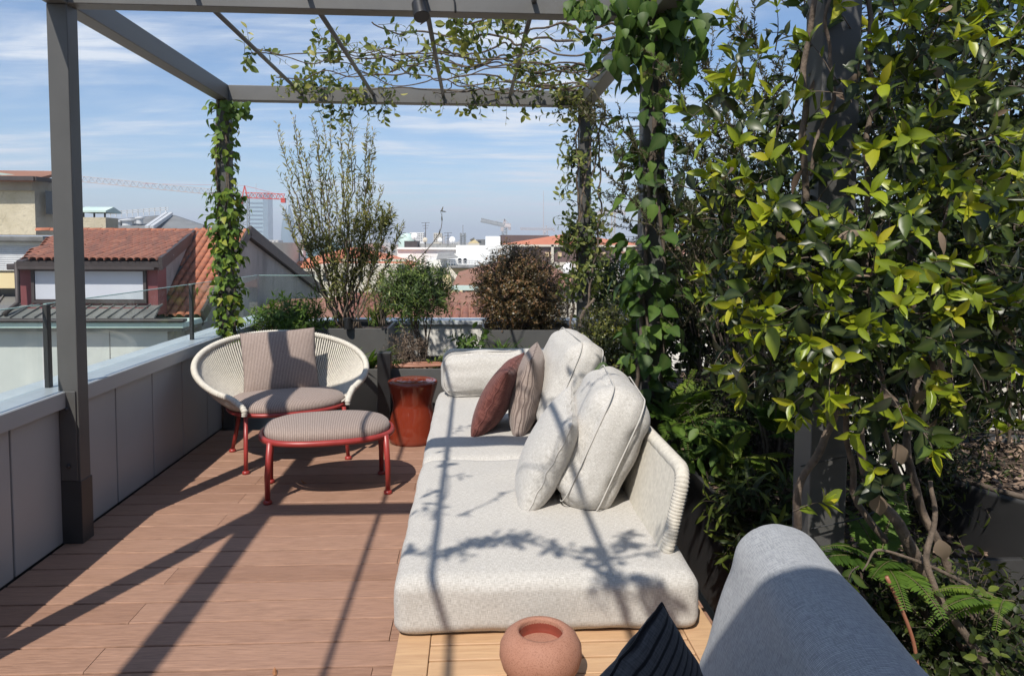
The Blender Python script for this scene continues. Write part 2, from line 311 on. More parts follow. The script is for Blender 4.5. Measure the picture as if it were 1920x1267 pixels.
mat_leaf('leaf_fern', [(0.0, (0.035, 0.075, 0.013)), (0.6, (0.10, 0.175, 0.024)), (1.0, (0.22, 0.28, 0.036))], 0.5, 0.3, 0.3)
mat_leaf('leaf_blade', [(0.0, (0.05, 0.10, 0.02)), (0.6, (0.11, 0.19, 0.035)), (1.0, (0.24, 0.28, 0.07))], 0.4, 0.4, 0.3)
mat_leaf('leaf_dry', [(0.0, (0.12, 0.08, 0.06)), (0.6, (0.22, 0.16, 0.12)), (1.0, (0.33, 0.26, 0.2))], 0.7, 0.2, 0.15)

# ------------------------------------------------------------------ mesh helpers
class MB:
    def __init__(s): s.v = []; s.f = []; s.uv = None
    def add(s, vs, fs):
        o = len(s.v); s.v.extend([tuple(map(float, p)) for p in vs]); s.f.extend([tuple(i+o for i in f) for f in fs]); return s
    def box(s, x0, x1, y0, y1, z0, z1):
        return s.add([(x0, y0, z0), (x1, y0, z0), (x1, y1, z0), (x0, y1, z0), (x0, y0, z1), (x1, y0, z1), (x1, y1, z1), (x0, y1, z1)],
                     [(3, 2, 1, 0), (4, 5, 6, 7), (0, 1, 5, 4), (1, 2, 6, 5), (2, 3, 7, 6), (3, 0, 4, 7)])
    def hexa(s, p):  # 8 corners: bottom loop, top loop
        return s.add(p, [(3, 2, 1, 0), (4, 5, 6, 7), (0, 1, 5, 4), (1, 2, 6, 5), (2, 3, 7, 6), (3, 0, 4, 7)])
    def prism(s, loop, off):
        n = len(loop); a = [tuple(p) for p in loop]; b = [tuple(np.asarray(p, float)+np.asarray(off, float)) for p in loop]
        return s.add(a+b, [tuple(range(n))[::-1], tuple(range(n, 2*n))]+[(i, (i+1) % n, n+(i+1) % n, n+i) for i in range(n)])
    def bar(s, p, q, w, hgt=None, up=(0, 0, 1)):
        p = np.asarray(p, float); q = np.asarray(q, float); d = q-p; d /= np.linalg.norm(d)+1e-9
        a = np.cross(d, up)
        if np.linalg.norm(a) < 1e-4: a = np.cross(d, (1, 0, 0))
        a /= np.linalg.norm(a); b = np.cross(a, d); hh = (hgt or w)/2; w = w/2
        c = [p-a*w-b*hh, p+a*w-b*hh, p+a*w+b*hh, p-a*w+b*hh]
        return s.prism(c, q-p)
    def tube(s, pts, rad, n=8, closed=False, cap=True):
        P = np.asarray(pts, float); m = len(P)
        rad = np.full(m, rad) if np.isscalar(rad) else np.asarray(rad, float)
        T = np.gradient(P, axis=0) if not closed else (np.roll(P, -1, 0)-np.roll(P, 1, 0))
        T /= np.linalg.norm(T, axis=1)[:, None]+1e-12
        ref = np.array([0, 0, 1.0]) if abs(T[0][2]) < 0.9 else np.array([1.0, 0, 0])
        a = np.cross(T[0], ref); a /= np.linalg.norm(a)
        vs = []
        ang = np.arange(n)*2*math.pi/n; ca = np.cos(ang); sa = np.sin(ang)
        for i in range(m):
            a = a - T[i]*np.dot(a, T[i]); a /= np.linalg.norm(a)+1e-12; b = np.cross(T[i], a)
            vs.extend((P[i]+rad[i]*(ca[k]*a+sa[k]*b)) for k in range(n))
        fs = []
        for i in range(m if closed else m-1):
            j = (i+1) % m
            for k in range(n):
                l = (k+1) % n; fs.append((i*n+k, i*n+l, j*n+l, j*n+k))
        if cap and not closed: fs += [tuple(range(n))[::-1], tuple(range((m-1)*n, m*n))]
        return s.add(vs, fs)
    def lathe(s, prof, n=48, c=(0, 0, 0)):
        vs = []; fs = []; m = len(prof)
        for r_, z in prof:
            for k in range(n):
                a = 2*math.pi*k/n; vs.append((c[0]+r_*math.cos(a), c[1]+r_*math.sin(a), c[2]+z))
        for i in range(m-1):
            for k in range(n):
                l = (k+1) % n; fs.append((i*n+k, i*n+l, (i+1)*n+l, (i+1)*n+k))
        return s.add(vs, fs)
    def mesh(s, name, smooth=False):
        me = bpy.data.meshes.new(name); me.from_pydata(s.v, [], s.f); me.update()
        if smooth: me.polygons.foreach_set('use_smooth', np.ones(len(me.polygons), bool))
        if s.uv is not None:
            ul = me.uv_layers.new(name='UVMap'); li = np.zeros(len(me.loops), np.int32); me.loops.foreach_get('vertex_index', li)
            ul.data.foreach_set('uv', np.asarray(s.uv, float)[li].ravel())
        return me
def link(name, me, mat, parent=None, loc=None, rot=None):
    o = bpy.data.objects.new(name, me); COL.objects.link(o)
    if mat is not None and me is not None and not me.materials: me.materials.append(MATS[mat])
    if parent is not None: o.parent = parent
    if loc is not None: o.location = loc
    if rot is not None: o.rotation_euler = rot
    return o
def obj(name, mb, mat, parent=None, smooth=False, bevel=0.0, seg=2, recalc=False):
    me = mb.mesh(name, smooth)
    o = link(name, me, mat, parent)
    if bevel:
        b = o.modifiers.new('bevel', 'BEVEL'); b.width = bevel; b.segments = seg; b.limit_method = 'ANGLE'; b.angle_limit = R(40); b.harden_normals = False
        me.polygons.foreach_set('use_smooth', np.ones(len(me.polygons), bool))
        wn_ = o.modifiers.new('wn', 'WEIGHTED_NORMAL'); wn_.keep_sharp = True
    return o
def tag(o, label=None, cat=None, group=None, kind=None):
    if label: o['label'] = label
    if cat: o['category'] = cat
    if group: o['group'] = group
    if kind: o['kind'] = kind
    return o
def thing(name, label, cat, loc=(0, 0, 0), rotz=0, group=None):
    o = bpy.data.objects.new(name, None); COL.objects.link(o); o.location = loc; o.rotation_euler = (0, 0, rotz); o.empty_display_size = 0.1
    return tag(o, label, cat, group)
def catmull(pts, n):
    P = np.asarray(pts, float); P = np.vstack([2*P[0]-P[1], P, 2*P[-1]-P[-2]]); out = []
    m = len(P)-3
    for i in range(m):
        for k in range(n):
            t = k/n; p0, p1, p2, p3 = P[i:i+4]
            out.append(0.5*((2*p1)+(-p0+p2)*t+(2*p0-5*p1+4*p2-p3)*t*t+(-p0+3*p1-3*p2+p3)*t**3))
    out.append(P[-2]); return np.array(out)

# ------------------------------------------------------------------ leaves
def leaf_base(ts, ws, fold=0.25, curl=0.25, bend=0.0):
    v = [(0, 0, 0)]; f = []; mid = [1.0]
    for t, w in zip(ts, ws):
        c = -curl*t*t
        v += [(-w, t, c+fold*w), (bend*t*t, t, c), (w, t, c+fold*w)]; mid += [0, 1.0, 0]
    v.append((bend, 1.0, -curl)); mid.append(1.0)
    k = len(ts)
    f += [(0, 2, 1), (0, 3, 2)]
    for i in range(k-1):
        a = 1+3*i; b = a+3
        f += [(a, a+1, b+1, b), (a+1, a+2, b+2, b+1)]
    a = 1+3*(k-1); e = len(v)-1
    f += [(a, a+1, e), (a+1, a+2, e)]
    return np.array(v, float), f, np.array(mid)
BASES = {
    'laurel': leaf_base((0.16, 0.38, 0.62, 0.84), (0.12, 0.205, 0.19, 0.095), 0.42, 0.22),
    'creeper': leaf_base((0.07, 0.24, 0.45, 0.66, 0.84), (0.21, 0.36, 0.34, 0.22, 0.13), 0.22, 0.24),
    'ivy': leaf_base((0.05, 0.22, 0.48, 0.74), (0.28, 0.40, 0.33, 0.18), 0.2, 0.22),
    'laurel2': leaf_base((0.14, 0.36, 0.6, 0.82), (0.15, 0.255, 0.235, 0.12), 0.25, 0.38, 0.06),
    'laurel3': leaf_base((0.18, 0.4, 0.64, 0.86), (0.085, 0.15, 0.14, 0.06), 0.65, -0.12, -0.08),
    'narrow': leaf_base((0.3, 0.7), (0.10, 0.085), 0.3, 0.18),
    'oval': leaf_base((0.22, 0.5, 0.8), (0.18, 0.25, 0.16), 0.3, 0.2),
    'tiny': (np.array([(0, 0, 0), (-0.26, 0.5, 0.08), (0.26, 0.5, 0.08), (0, 1, -0.06)], float), [(0, 2, 1), (1, 2, 3)], np.array([1, 0, 0, 1.0])),
    'needle': (np.array([(0, 0, 0), (-0.12, 0.4, 0.02), (0.12, 0.4, 0.02), (0, 1, -0.08)], float), [(0, 2, 1), (1, 2, 3)], np.array([1, 0, 0, 1.0])),
    'blade': leaf_base((0.25, 0.5, 0.75), (0.03, 0.028, 0.02), 0.5, 0.35),
}
def set_lc(me, cols):
    ca = me.color_attributes.new('lc', 'FLOAT_COLOR', 'POINT'); ca.data.foreach_set('color', np.asarray(cols, np.float32).ravel())
LEAFMESH = {}
def leaf_mesh(base, mat, q):
    k = (base, mat, q)
    if k not in LEAFMESH:
        v, f, mid = BASES[base]; me = bpy.data.meshes.new('leaf'); me.from_pydata(v.tolist(), [], f)
        me.polygons.foreach_set('use_smooth', np.ones(len(f), bool))
        c = np.zeros((len(v), 4)); c[:, 0] = (q+0.5)/10; c[:, 1] = mid; c[:, 3] = 1; set_lc(me, c); me.materials.append(MATS[mat]); LEAFMESH[k] = me
    return LEAFMESH[k]
class Leaves:
    def __init__(s, base, mat): s.base = base; s.mat = mat; s.p = []; s.d = []; s.n = []; s.L = []; s.w = []; s.c = []
    def add(s, p, d, n, L, w=1.0, c=0.5):
        s.p.append(p); s.d.append(d); s.n.append(n); s.L.append(L); s.w.append(w); s.c.append(c)
    def frames(s):
        p = np.array(s.p, float); d = np.array(s.d, float); n = np.array(s.n, float)
        d /= np.linalg.norm(d, axis=1)[:, None]+1e-9
        x = np.cross(d, n); ln = np.linalg.norm(x, axis=1); bad = ln < 1e-4
        x[bad] = np.cross(d[bad], np.array([0.31, 0.55, 0.77])); x /= np.linalg.norm(x, axis=1)[:, None]+1e-9
        n = np.cross(x, d); L = np.array(s.L); w = np.array(s.w)
        return p, x*(L*w)[:, None], d*L[:, None], n*L[:, None], np.clip(np.array(s.c), 0, 1)
    def build(s, parent, name='foliage', parts=0, minpx=10.0):
        if not s.p: return
        p, x, y, z, c = s.frames()
        keep = np.ones(len(p), bool)
        if parts:
            px, py, w = proj(p); L = np.array(s.L)
            app = FPX*L/np.maximum(w, 0.05); app[(px < 0) | (px > 1920) | (py < 0) | (py > 1267) | (w < 0.1)] = 0
            order = np.argsort(-app)[:parts]; order = [i for i in order if app[i] >= minpx]
            inv = parent.matrix_world.inverted() if False else None
            for i in order:
                keep[i] = False
                o = bpy.data.objects.new('leaf', leaf_mesh(s.base, s.mat, min(9, int(c[i]*10)))); COL.objects.link(o); o.parent = parent
                o.matrix_basis = Matrix(((x[i][0], y[i][0], z[i][0], p[i][0]), (x[i][1], y[i][1], z[i][1], p[i][1]), (x[i][2], y[i][2], z[i][2], p[i][2]), (0, 0, 0, 1)))
        if keep.any():
            bv, bf, mid = BASES[s.base]; p, x, y, z, c = p[keep], x[keep], y[keep], z[keep], c[keep]
            N = len(p); k = len(bv)
            V = p[:, None, :] + bv[None, :, 0:1]*x[:, None, :] + bv[None, :, 1:2]*y[:, None, :] + bv[None, :, 2:3]*z[:, None, :]
            li = np.concatenate([np.array(f) for f in bf]); ls = np.array([len(f) for f in bf])
            me = bpy.data.meshes.new(name); me.vertices.add(N*k); me.vertices.foreach_set('co', V.astype(np.float32).ravel())
            loops = (li[None, :]+np.arange(N)[:, None]*k).ravel(); me.loops.add(len(loops)); me.loops.foreach_set('vertex_index', loops.astype(np.int32))
            sizes = np.tile(ls, N); starts = np.concatenate([[0], np.cumsum(sizes)[:-1]])
            me.polygons.add(len(sizes)); me.polygons.foreach_set('loop_start', starts.astype(np.int32)); me.polygons.foreach_set('loop_total', sizes.astype(np.int32))
            me.polygons.foreach_set('use_smooth', np.ones(len(sizes), bool))
            me.update(calc_edges=True)
            C = np.zeros((N, k, 4), np.float32); C[:, :, 0] = c[:, None]; C[:, :, 1] = mid[None, :]; C[:, :, 3] = 1; set_lc(me, C)
            o = link(name, me, s.mat, parent); tag(o, kind='stuff'); return o
class LeafMix:
    def __init__(s, bases, mat, probs): s.l = [Leaves(b, mat) for b in bases]; s.pr = np.cumsum(probs)
    def add(s, *a): s.l[int(np.searchsorted(s.pr, RNG.random()*s.pr[-1]))].add(*a)
    def build(s, parent, parts=0, minpx=10):
        for i, l in enumerate(s.l):
            k = s.pr[i]-(s.pr[i-1] if i else 0); l.build(parent, parts=int(parts*k/s.pr[-1]), minpx=minpx)
def rv(s=1.0):
    v = RNG.normal(size=3); return v/np.linalg.norm(v)*s
def unit(v): v = np.asarray(v, float); return v/(np.linalg.norm(v)+1e-9)
class Twigs(MB):
    def seg(s, pts, r0, r1, n=3):
        s.tube(pts, np.linspace(r0, r1, len(pts)), n, cap=False)
def curve_pts(p, d, L, k=4, droop=0.0, wob=0.15, up=0.0):
    pts = [np.array(p, float)]; d = unit(d)
    for i in range(k):
        d = unit(d+rv(wob)+np.array([0, 0, up-droop*(i+1)/k])); pts.append(pts[-1]+d*L/k)
    return pts
def shoot(LV, TW, p, d, L, nl, leafL, col, tip=0.9, spread=0.9, r=0.002, droop=0.1, wr=0.15, up=0.0, jitter=0.25, whorl=0, flat=0.4):
    "a twig carrying nl leaves: alternate along it, with a whorl at the tip"
    pts = curve_pts(p, d, L, 4, droop, wr, up)
    if TW is not None: TW.seg(pts, r, r*0.4)
    P = np.array(pts); ph = RNG.uniform(0, 6.28)
    for i in range(nl):
        t = (i+0.6)/nl*(len(P)-1); k = min(int(t), len(P)-2); q = P[k]+(P[k+1]-P[k])*(t-k); ax = unit(P[k+1]-P[k])
        a = unit(np.cross(ax, (0.13, 0.2, 0.97))); b = np.cross(ax, a); ph += 2.4
        out = math.cos(ph)*a+math.sin(ph)*b
        dd = unit(ax*(1-spread*0.5)+out*spread+rv(jitter)-np.array([0, 0, 0.1]))
        nrm = unit(ax*0.8+np.array([0, 0, flat])+rv(0.35))
        LV.add(q, dd, nrm, leafL*RNG.uniform(0.5, 1.25), RNG.uniform(0.8, 1.2), col+(tip-col)*(t/(len(P)-1))**1.6+RNG.normal()*0.12)
    for i in range(whorl):
        ph += 2.1; ax = unit(P[-1]-P[-2]); a = unit(np.cross(ax, (0.13, 0.2, 0.97))); b = np.cross(ax, a)
        out = math.cos(ph)*a+math.sin(ph)*b
        LV.add(P[-1], unit(ax*0.9+out*RNG.uniform(0.4, 1.1)), unit(ax-out*0.5+rv(0.25)), leafL*RNG.uniform(0.5, 1.0), RNG.uniform(0.8, 1.05), tip+RNG.normal()*0.07)
    return P
def in_blob(c, r, shell=0.0):
    v = rv(); t = RNG.uniform(shell, 1)**(1/3) if shell == 0 else RNG.uniform(shell, 1.0)
    return np.asarray(c)+v*np.asarray(r)*t, v
# ------------------------------------------------------------------ cushions
def rbox(w, d, h, r, crown=0.0, n=20, wrinkle=0.004, seed=0, sag=0.0, side=0.0, fold=0.0):
    mb = MB(); idx = {}; V = []; fs = []; fax = []
    lin = np.linspace(-1, 1, n+1)
    lin = np.sign(lin)*np.abs(lin)**0.8
    half = np.array([w, d, h])/2
    def vid(c):
        k = tuple(np.round(c, 5))
        if k in idx: return idx[k]
        c = np.array(c); p = c*half; inner = half-r
        q = np.clip(p, -inner, inner); e = p-q; m = np.linalg.norm(e)
        if m > 1e-9: p = q+e/m*r*min(1, m/r) if m > r else q+e
        # project the cube shell to the rounded box
        if m > 1e-9:
            mx = np.max(np.abs(e)); p = q+e/m*(mx)
        sx = 1-c[0]**2; sy = 1-c[1]**2; sz = 1-c[2]**2
        p[2] += np.sign(c[2])*abs(c[2])*crown*(sx*sy)**0.6 - (sag*sx*sy if c[2] > 0 else 0)
        p[0] += c[0]*side*(sy*sz)**0.7; p[1] += c[1]*side*(sx*sz)**0.7
        if wrinkle:
            nv = noise.noise_vector(Vector(p*7)+Vector((seed*3.7, seed, 0))); nv2 = noise.noise_vector(Vector(p*19)+Vector((seed, 0, seed*2.1)))
            p = p+np.array(nv)*wrinkle+np.array(nv2)*wrinkle*0.45
            if fold:
                for a_, b_ in ((0, 1), (1, 0)):
                    g_ = math.sin(c[a_]*8.5+seed*1.3+2.2*noise.noise(Vector((c[0]*2, c[1]*2, seed))))*math.exp(-5.0*(1-abs(c[b_])))*(1-c[a_]**2)**0.5
                    p[2] += np.sign(c[2])*fold*g_*abs(c[2])
                p[2] += np.sign(c[2])*fold*0.8*abs(c[2])*noise.noise(Vector((c[0]*1.7+seed, c[1]*3.1, seed*2)))
        idx[k] = len(V); V.append(tuple(p)); return idx[k]
    for ax in range(3):
        for sg in (-1, 1):
            a, b = [(1, 2), (2, 0), (0, 1)][ax]
            for i in range(n):
                for j in range(n):
                    q = []
                    for (ii, jj) in ((i, j), (i+1, j), (i+1, j+1), (i, j+1)):
                        c = [0, 0, 0]; c[ax] = sg; c[a] = lin[ii]; c[b] = lin[jj]; q.append(vid(c))
                    fs.append(tuple(q) if sg > 0 else tuple(q[::-1])); fax.append(ax)
    mb.v = V; mb.f = fs
    mb.fax = fax
    return mb
def build_cushion(name, mb, mat, parent=None, M=None):
    me = mb.mesh(name, True)
    ul = me.uv_layers.new(name='UVMap'); V = np.array(mb.v); uv = []
    fax = getattr(mb, 'fax', None)
    for i, f in enumerate(mb.f):
        ax = fax[i] if fax else 2
        a, b = [(1, 2), (0, 2), (0, 1)][ax]
        for k in f: uv += [V[k][a], V[k][b]]
    ul.data.foreach_set('uv', uv)
    o = link(name, me, mat, parent)
    if M is not None: o.matrix_basis = M
    return o
def pillow(w, h, t, n=26, ear=0.05, wrinkle=0.005, seed=0, sagx=0.0):
    "knife-edge pillow lying in local x-y with thickness along z"
    V = []; fs = []; idx = {}
    lin = np.sin(np.linspace(-1, 1, n+1)*math.pi/2)
    for sd in (1, -1):
        for i, u in enumerate(lin):
            for j, v in enumerate(lin):
                edge = i in (0, n) or j in (0, n)
                k = (i, j, 0 if edge else sd)
                if k in idx: continue
                x = w/2*u*(1-ear*(1-v*v)*abs(u)**2); y = h/2*v*(1-ear*(1-u*u)*abs(v)**2)
                z = sd*t/2*((1-u**2)*(1-v**2))**0.42*(1-0.10*v)
                # creases running in from the edges
                z += sd*wrinkle*0.8*math.sin(u*17+seed)*math.exp(-6*(1-abs(v)))*(1-abs(u))
                z += sd*wrinkle*0.8*math.sin(v*15+seed*2)*math.exp(-6*(1-abs(u)))*(1-abs(v))
                p = Vector((x, y, z)); nv = noise.noise_vector(p*8+Vector((seed*5.1, 0, seed)))
                p = p+Vector(nv)*wrinkle+Vector((sagx*(1-v)*(1-v)*0.25, 0, 0))
                idx[k] = len(V); V.append(tuple(p))
    for sd in (1, -1):
        for i in range(n):
            for j in range(n):
                q = []
                for (ii, jj) in ((i, j), (i+1, j), (i+1, j+1), (i, j+1)):
                    q.append(idx[(ii, jj, 0 if (ii in (0, n) or jj in (0, n)) else sd)])
                if len(set(q)) < 3: continue
                fs.append(tuple(q) if sd > 0 else tuple(q[::-1]))
    mb = MB(); mb.v = V; mb.f = fs
    edge = [V[idx[(i, 0, 0)]] for i in range(n)]+[V[idx[(n, j, 0)]] for j in range(n)]+[V[idx[(i, n, 0)]] for i in range(n, 0, -1)]+[V[idx[(0, j, 0)]] for j in range(n, 0, -1)]
    return mb, edge
def frame_matrix(c, xdir, ydir):
    x = Vector(xdir).normalized(); y = Vector(ydir); y = (y-x*y.dot(x)).normalized(); z = x.cross(y)
    return Matrix(((x.x, y.x, z.x, c[0]), (x.y, y.y, z.y, c[1]), (x.z, y.z, z.z, c[2]), (0, 0, 0, 1)))
def seam_loop(w, d, z, r, off=0.0, n=14):
    "rounded-rectangle loop of a box cushion's piping"
    pts = []
    for cx, cy, a0 in ((w/2-r, d/2-r, 0), (-w/2+r, d/2-r, 90), (-w/2+r, -d/2+r, 180), (w/2-r, -d/2+r, 270)):
        for k in range(n):
            a = R(a0+90*k/(n-1)); pts.append((cx+(r+off)*math.cos(a), cy+(r+off)*math.sin(a), z))
    return pts

# ------------------------------------------------------------------ setting: deck
deck = tag(obj('deck', MB().box(-1.86, 0.9, -2.6, 6.85, -0.09, -0.032), 'dark_metal'), kind='structure')
PITCH_B = 0.1535; row0 = 2.299
bm_cache = {}
def deck_board(x0, x1, y0):
    L = round(x1-x0, 3)
    if L not in bm_cache:
        w = PITCH_B-0.009
        mb = MB(); prof = [(0, -0.03), (0, -0.004), (0.0012, -0.0008), (0.003, 0.0), (w-0.003, 0.0), (w-0.0012, -0.0008), (w, -0.004), (w, -0.03)]
        mb.prism([(0, y, z) for y, z in prof][::-1], (L, 0, 0)); bm_cache[L] = mb.mesh('deck_board')
        bm_cache[L].materials.append(MATS['deck_wood'])
    o = bpy.data.objects.new('deck_board', bm_cache[L]); COL.objects.link(o); o.parent = deck; o.location = (x0, y0+0.0035, random.uniform(-0.0006, 0.0006))
for k in range(-30, 22):
    y = row0+k*PITCH_B
    if y > 5.32: continue
    cuts = [-1.845, -1.233, 0.88] if k % 2 == 0 else [-1.845, -0.30+0.02*math.sin(k), 0.88]
    for a, b in zip(cuts, cuts[1:]): deck_board(a+0.0012, b-0.0012, y)

# ------------------------------------------------------------------ left parapet
pw = thing('parapet_wall', 'low grey metal-panelled parapet wall along the left edge of the deck', 'wall', (-1.9, 3.4, 0))
pw.location = (0, 0, 0)
obj('wall_core', MB().box(-2.02, -1.873, -1.6, 6.82, -0.3, 0.655), 'dark_metal', pw)
ye = [-1.35+0.433*i for i in range(20)]
ye = [y for y in ye if y < 6.85]
for a, b in zip(ye, ye[1:]):
    obj('wall_panel', MB().box(-1.872, -1.852, a+0.006, b-0.006, 0.004, 0.648), 'panel_metal', pw, bevel=0.004)
cp = MB(); cp.prism([(-2.06, -1.6, 0.668), (-1.826, -1.6, 0.662), (-1.826, -1.6, 0.700), (-2.06, -1.6, 0.708)], (0, 8.48, 0))
obj('wall_cap', cp, 'cap_metal', pw, bevel=0.004)
obj('cap_lip', MB().box(-1.8255, -1.819, -1.6, 6.6, 0.625, 0.697), 'panel_metal', pw, bevel=0.002)

ew = thing('end_parapet_wall', 'pale rendered parapet wall at the far end of the terrace behind the planters', 'wall', (0, 0, 0))
obj('wall_core', MB().box(-1.80, 2.6, 6.76, 6.96, -0.3, 0.63), 'white_wall', ew, bevel=0.006)
obj('wall_cap', MB().box(-1.815, 2.62, 6.725, 6.99, 0.6305, 0.672), 'cap_metal', ew, bevel=0.004)

gb = thing('glass_balustrade', 'frameless clear glass balustrade on top of the left parapet', 'balustrade', (0, 0, 0))
GX = -1.955
for a, b in ((-1.2, 1.68), (1.72, 3.385), (3.425, 5.09), (5.13, 6.72)):
    o = obj('glass_pane', MB().box(GX-0.006, GX+0.006, a, b, 0.705, 1.082), 'balustrade_glass', gb)
    obj('top_edge', MB().box(GX-0.0065, GX+0.0065, a, b, 1.0825, 1.0865), 'glass_edge', o)
o = obj('glass_pane', MB().box(GX+0.012, -1.40, 6.728, 6.74, 0.705, 1.082), 'balustrade_glass', gb)
obj('top_edge', MB().box(GX+0.012, -1.40, 6.7275, 6.7405, 1.0825, 1.0865), 'glass_edge', o)
for y in (1.70, 3.405, 5.11):
    obj('upright', MB().box(GX+0.008, GX+0.030, y-0.016, y+0.016, 0.702, 1.085), 'dark_metal', gb, bevel=0.003)

ph_ = thing('added_rear_wall', 'rendered wall with tall glass doors, added unseen behind the viewer to cut sky light', 'wall', (0, 0, 0))  # unseen wall added to block sky fill from behind the viewer
obj('wall', MB().box(-2.0, 8.0, -3.0, -2.62, -0.3, 3.1), 'stucco_shade', ph_)
for k in range(3):
    d_ = obj('glass_door', MB().box(-1.2+k*1.9, 0.4+k*1.9, -2.615, -2.57, 0.0, 2.3), 'window_dark', ph_)
    obj('door_frame', MB().box(-1.26+k*1.9, -1.205+k*1.9, -2.615, -2.55, 0.0, 2.36), 'dark_metal', d_)
# ------------------------------------------------------------------ pergola
pg = thing('pergola', 'dark grey square-tube metal pergola frame standing over the deck', 'pergola', (0, 0, 0))
ZB, ZT = 2.405, 2.515
def post(x, y, w=0.088, z0=0.0, mat='post_metal'):
    return obj('post', MB().box(x-w/2, x+w/2, y-w/2, y+w/2, z0, ZB-0.001), mat, pg, bevel=0.004)
PL, PR = -1.811, 0.845
p_near = post(PL, 3.374)
post(PL, 5.475); post(PR, 5.475); post(PR-0.01, 3.374, 0.10); post(0.935, 1.872, 0.10)
post(PL, 1.872); post(PL, -0.9); post(0.935, -0.9)
for (x, y) in ((PL, 3.374),):
    sl_ = obj('base_sleeve', MB().box(x-0.0485, x+0.0485, y-0.0485, y+0.0485, 0.0, 0.29), 'dark_metal', p_near, bevel=0.003)
    pl_ = obj('fixing_plate', MB().box(x-0.038, x+0.034, y-0.052, y-0.0445, 0.292, 0.70), 'post_metal', p_near, bevel=0.002)
    for z in (0.36, 0.62):
        b = MB(); b.lathe([(0.0001, 0.012), (0.006, 0.0115), (0.0095, 0.008), (0.0105, 0.0)], 12); b.v = [(x-0.002+v[0], y-0.052-v[2], z+v[1]) for v in b.v]
        obj('bolt', b, 'dark_metal', p_near, smooth=True)
# beams: along the terrace, then across
for x0, x1 in ((PL, PL),):
    obj('beam', MB().box(PL-0.045, PL+0.045, -1.6, 5.52, ZB, ZT), 'grey_metal', pg, bevel=0.004)
obj('beam', MB().box(PR-0.045, PR+0.045, 3.42, 5.52, ZB, ZT), 'grey_metal', pg, bevel=0.004)
hb = MB(); hb.hexa([(0.89, -1.6, ZB), (0.98, -1.6, ZB), (0.89, 3.328, ZB), (0.80, 3.328, ZB), (0.89, -1.6, ZT), (0.98, -1.6, ZT), (0.89, 3.328, ZT), (0.80, 3.328, ZT)])
obj('beam', hb, 'grey_metal', pg, bevel=0.004)
for y, xr in ((5.475, PR-0.046), (3.374, PR+0.045), (1.872, 0.855), (-0.9, 0.88)):
    obj('cross_beam', MB().box(PL+0.046, xr, y-0.045, y+0.045, ZB+0.001, ZT-0.001), 'grey_metal', pg, bevel=0.004)
for x in (-1.215, -0.725, -0.215, 0.275):
    for a, b in ((-0.855, 1.826), (1.918, 3.328), (3.42, 5.429)):
        xx = x-0.03 if x == -1.215 and a > 3 else x
        obj('rod', MB().tube([(x, a, 2.462), (xx, b, 2.462)], 0.0125, 10), 'grey_metal', pg, smooth=True)
sp = thing('spotlight', 'small black spotlight clamped to the near pergola cross beam', 'lamp', (0, 0, 0))
c = at(790, 30, 3.30)
mb = MB(); mb.tube([(c[0]-0.01, 3.300, 2.43), (c[0]+0.005, 3.262, 2.36)], [0.034, 0.036], 20)
obj('lamp_body', mb, 'black_plastic', sp, smooth=False, bevel=0.003)
obj('bracket', MB().box(c[0]-0.035, c[0]+0.02, 3.318, 3.3285, 2.40, 2.515), 'black_plastic', sp, bevel=0.003)
obj('cable', MB().tube(catmull([(c[0]+0.02, 3.31, 2.5), (c[0]+0.09, 3.32, 2.515), (c[0]+0.14, 3.322, 2.47), (c[0]+0.15, 3.322, 2.4)], 5), 0.004, 6), 'black_plastic', sp, smooth=True)
aw = thing('added_shade_cloth', 'pale shade cloth added unseen over the pergola to shade the foreground cushion', 'awning', (0, 0, 0))  # unseen cloth added and shaped to cast the shadow on the foreground cushion
mb = MB(); vs = []; fs = []
nx, ny = 12, 10
for j in range(ny+1):
    for i in range(nx+1):
        u = i/nx; v = j/ny; x = -0.50+1.12*u; y = -0.85+(0.58+0.16*math.sin(math.pi*u))*v
        vs.append((x, y, 2.53-0.03*math.sin(v*3.14*3)**2))
for j in range(ny):
    for i in range(nx):
        a = j*(nx+1)+i; fs.append((a, a+1, a+nx+2, a+nx+1))
mb.add(vs, fs); ao = obj('cloth', mb, 'shade_cloth', aw, smooth=True); sm = ao.modifiers.new('s', 'SOLIDIFY'); sm.thickness = 0.004

# ------------------------------------------------------------------ planters
def planter(name, label, x0, x1, y0, y1, z0, z1, mat='planter_grey', soil=0.04, wall=0.02):
    t = thing(name, label, 'planter', (0, 0, 0))
    mb = MB(); w = wall
    mb.box(x0, x1, y0, y0+w, z0, z1); mb.box(x0, x1, y1-w, y1, z0, z1); mb.box(x0, x0+w, y0+w, y1-w, z0, z1); mb.box(x1-w, x1, y0+w, y1-w, z0, z1)
    obj('planter_box', mb, mat, t, bevel=0.003)
    n = 24; vs = []; fs = []
    for j in range(n+1):
        for i in range(n+1):
            x = x0+w+(x1-x0-2*w)*i/n; y = y0+w+(y1-y0-2*w)*j/n
            vs.append((x, y, z1-soil+0.03*noise.noise(Vector((x*6, y*6, z1*3)))))
    for j in range(n):
        for i in range(n):
            a = j*(n+1)+i; fs.append((a, a+1, a+n+2, a+n+1))
    obj('soil', MB().add(vs, fs), 'soil', t, smooth=True)
    return t
planter('low_planter', 'long low grey planter trough across the far end of the deck', -1.25, 0.62, 5.36, 6.02, 0.0, 0.45)
planter('raised_planter', 'dark grey raised planter box under the tall thin shrub', -1.62, -0.70, 6.12, 6.70, 0.0, 0.665, 'planter_grey')
planter('raised_planter', 'dark grey raised planter box under the round bronze bush', 0.09, 0.90, 6.12, 6.70, 0.0, 0.65, 'planter_grey')
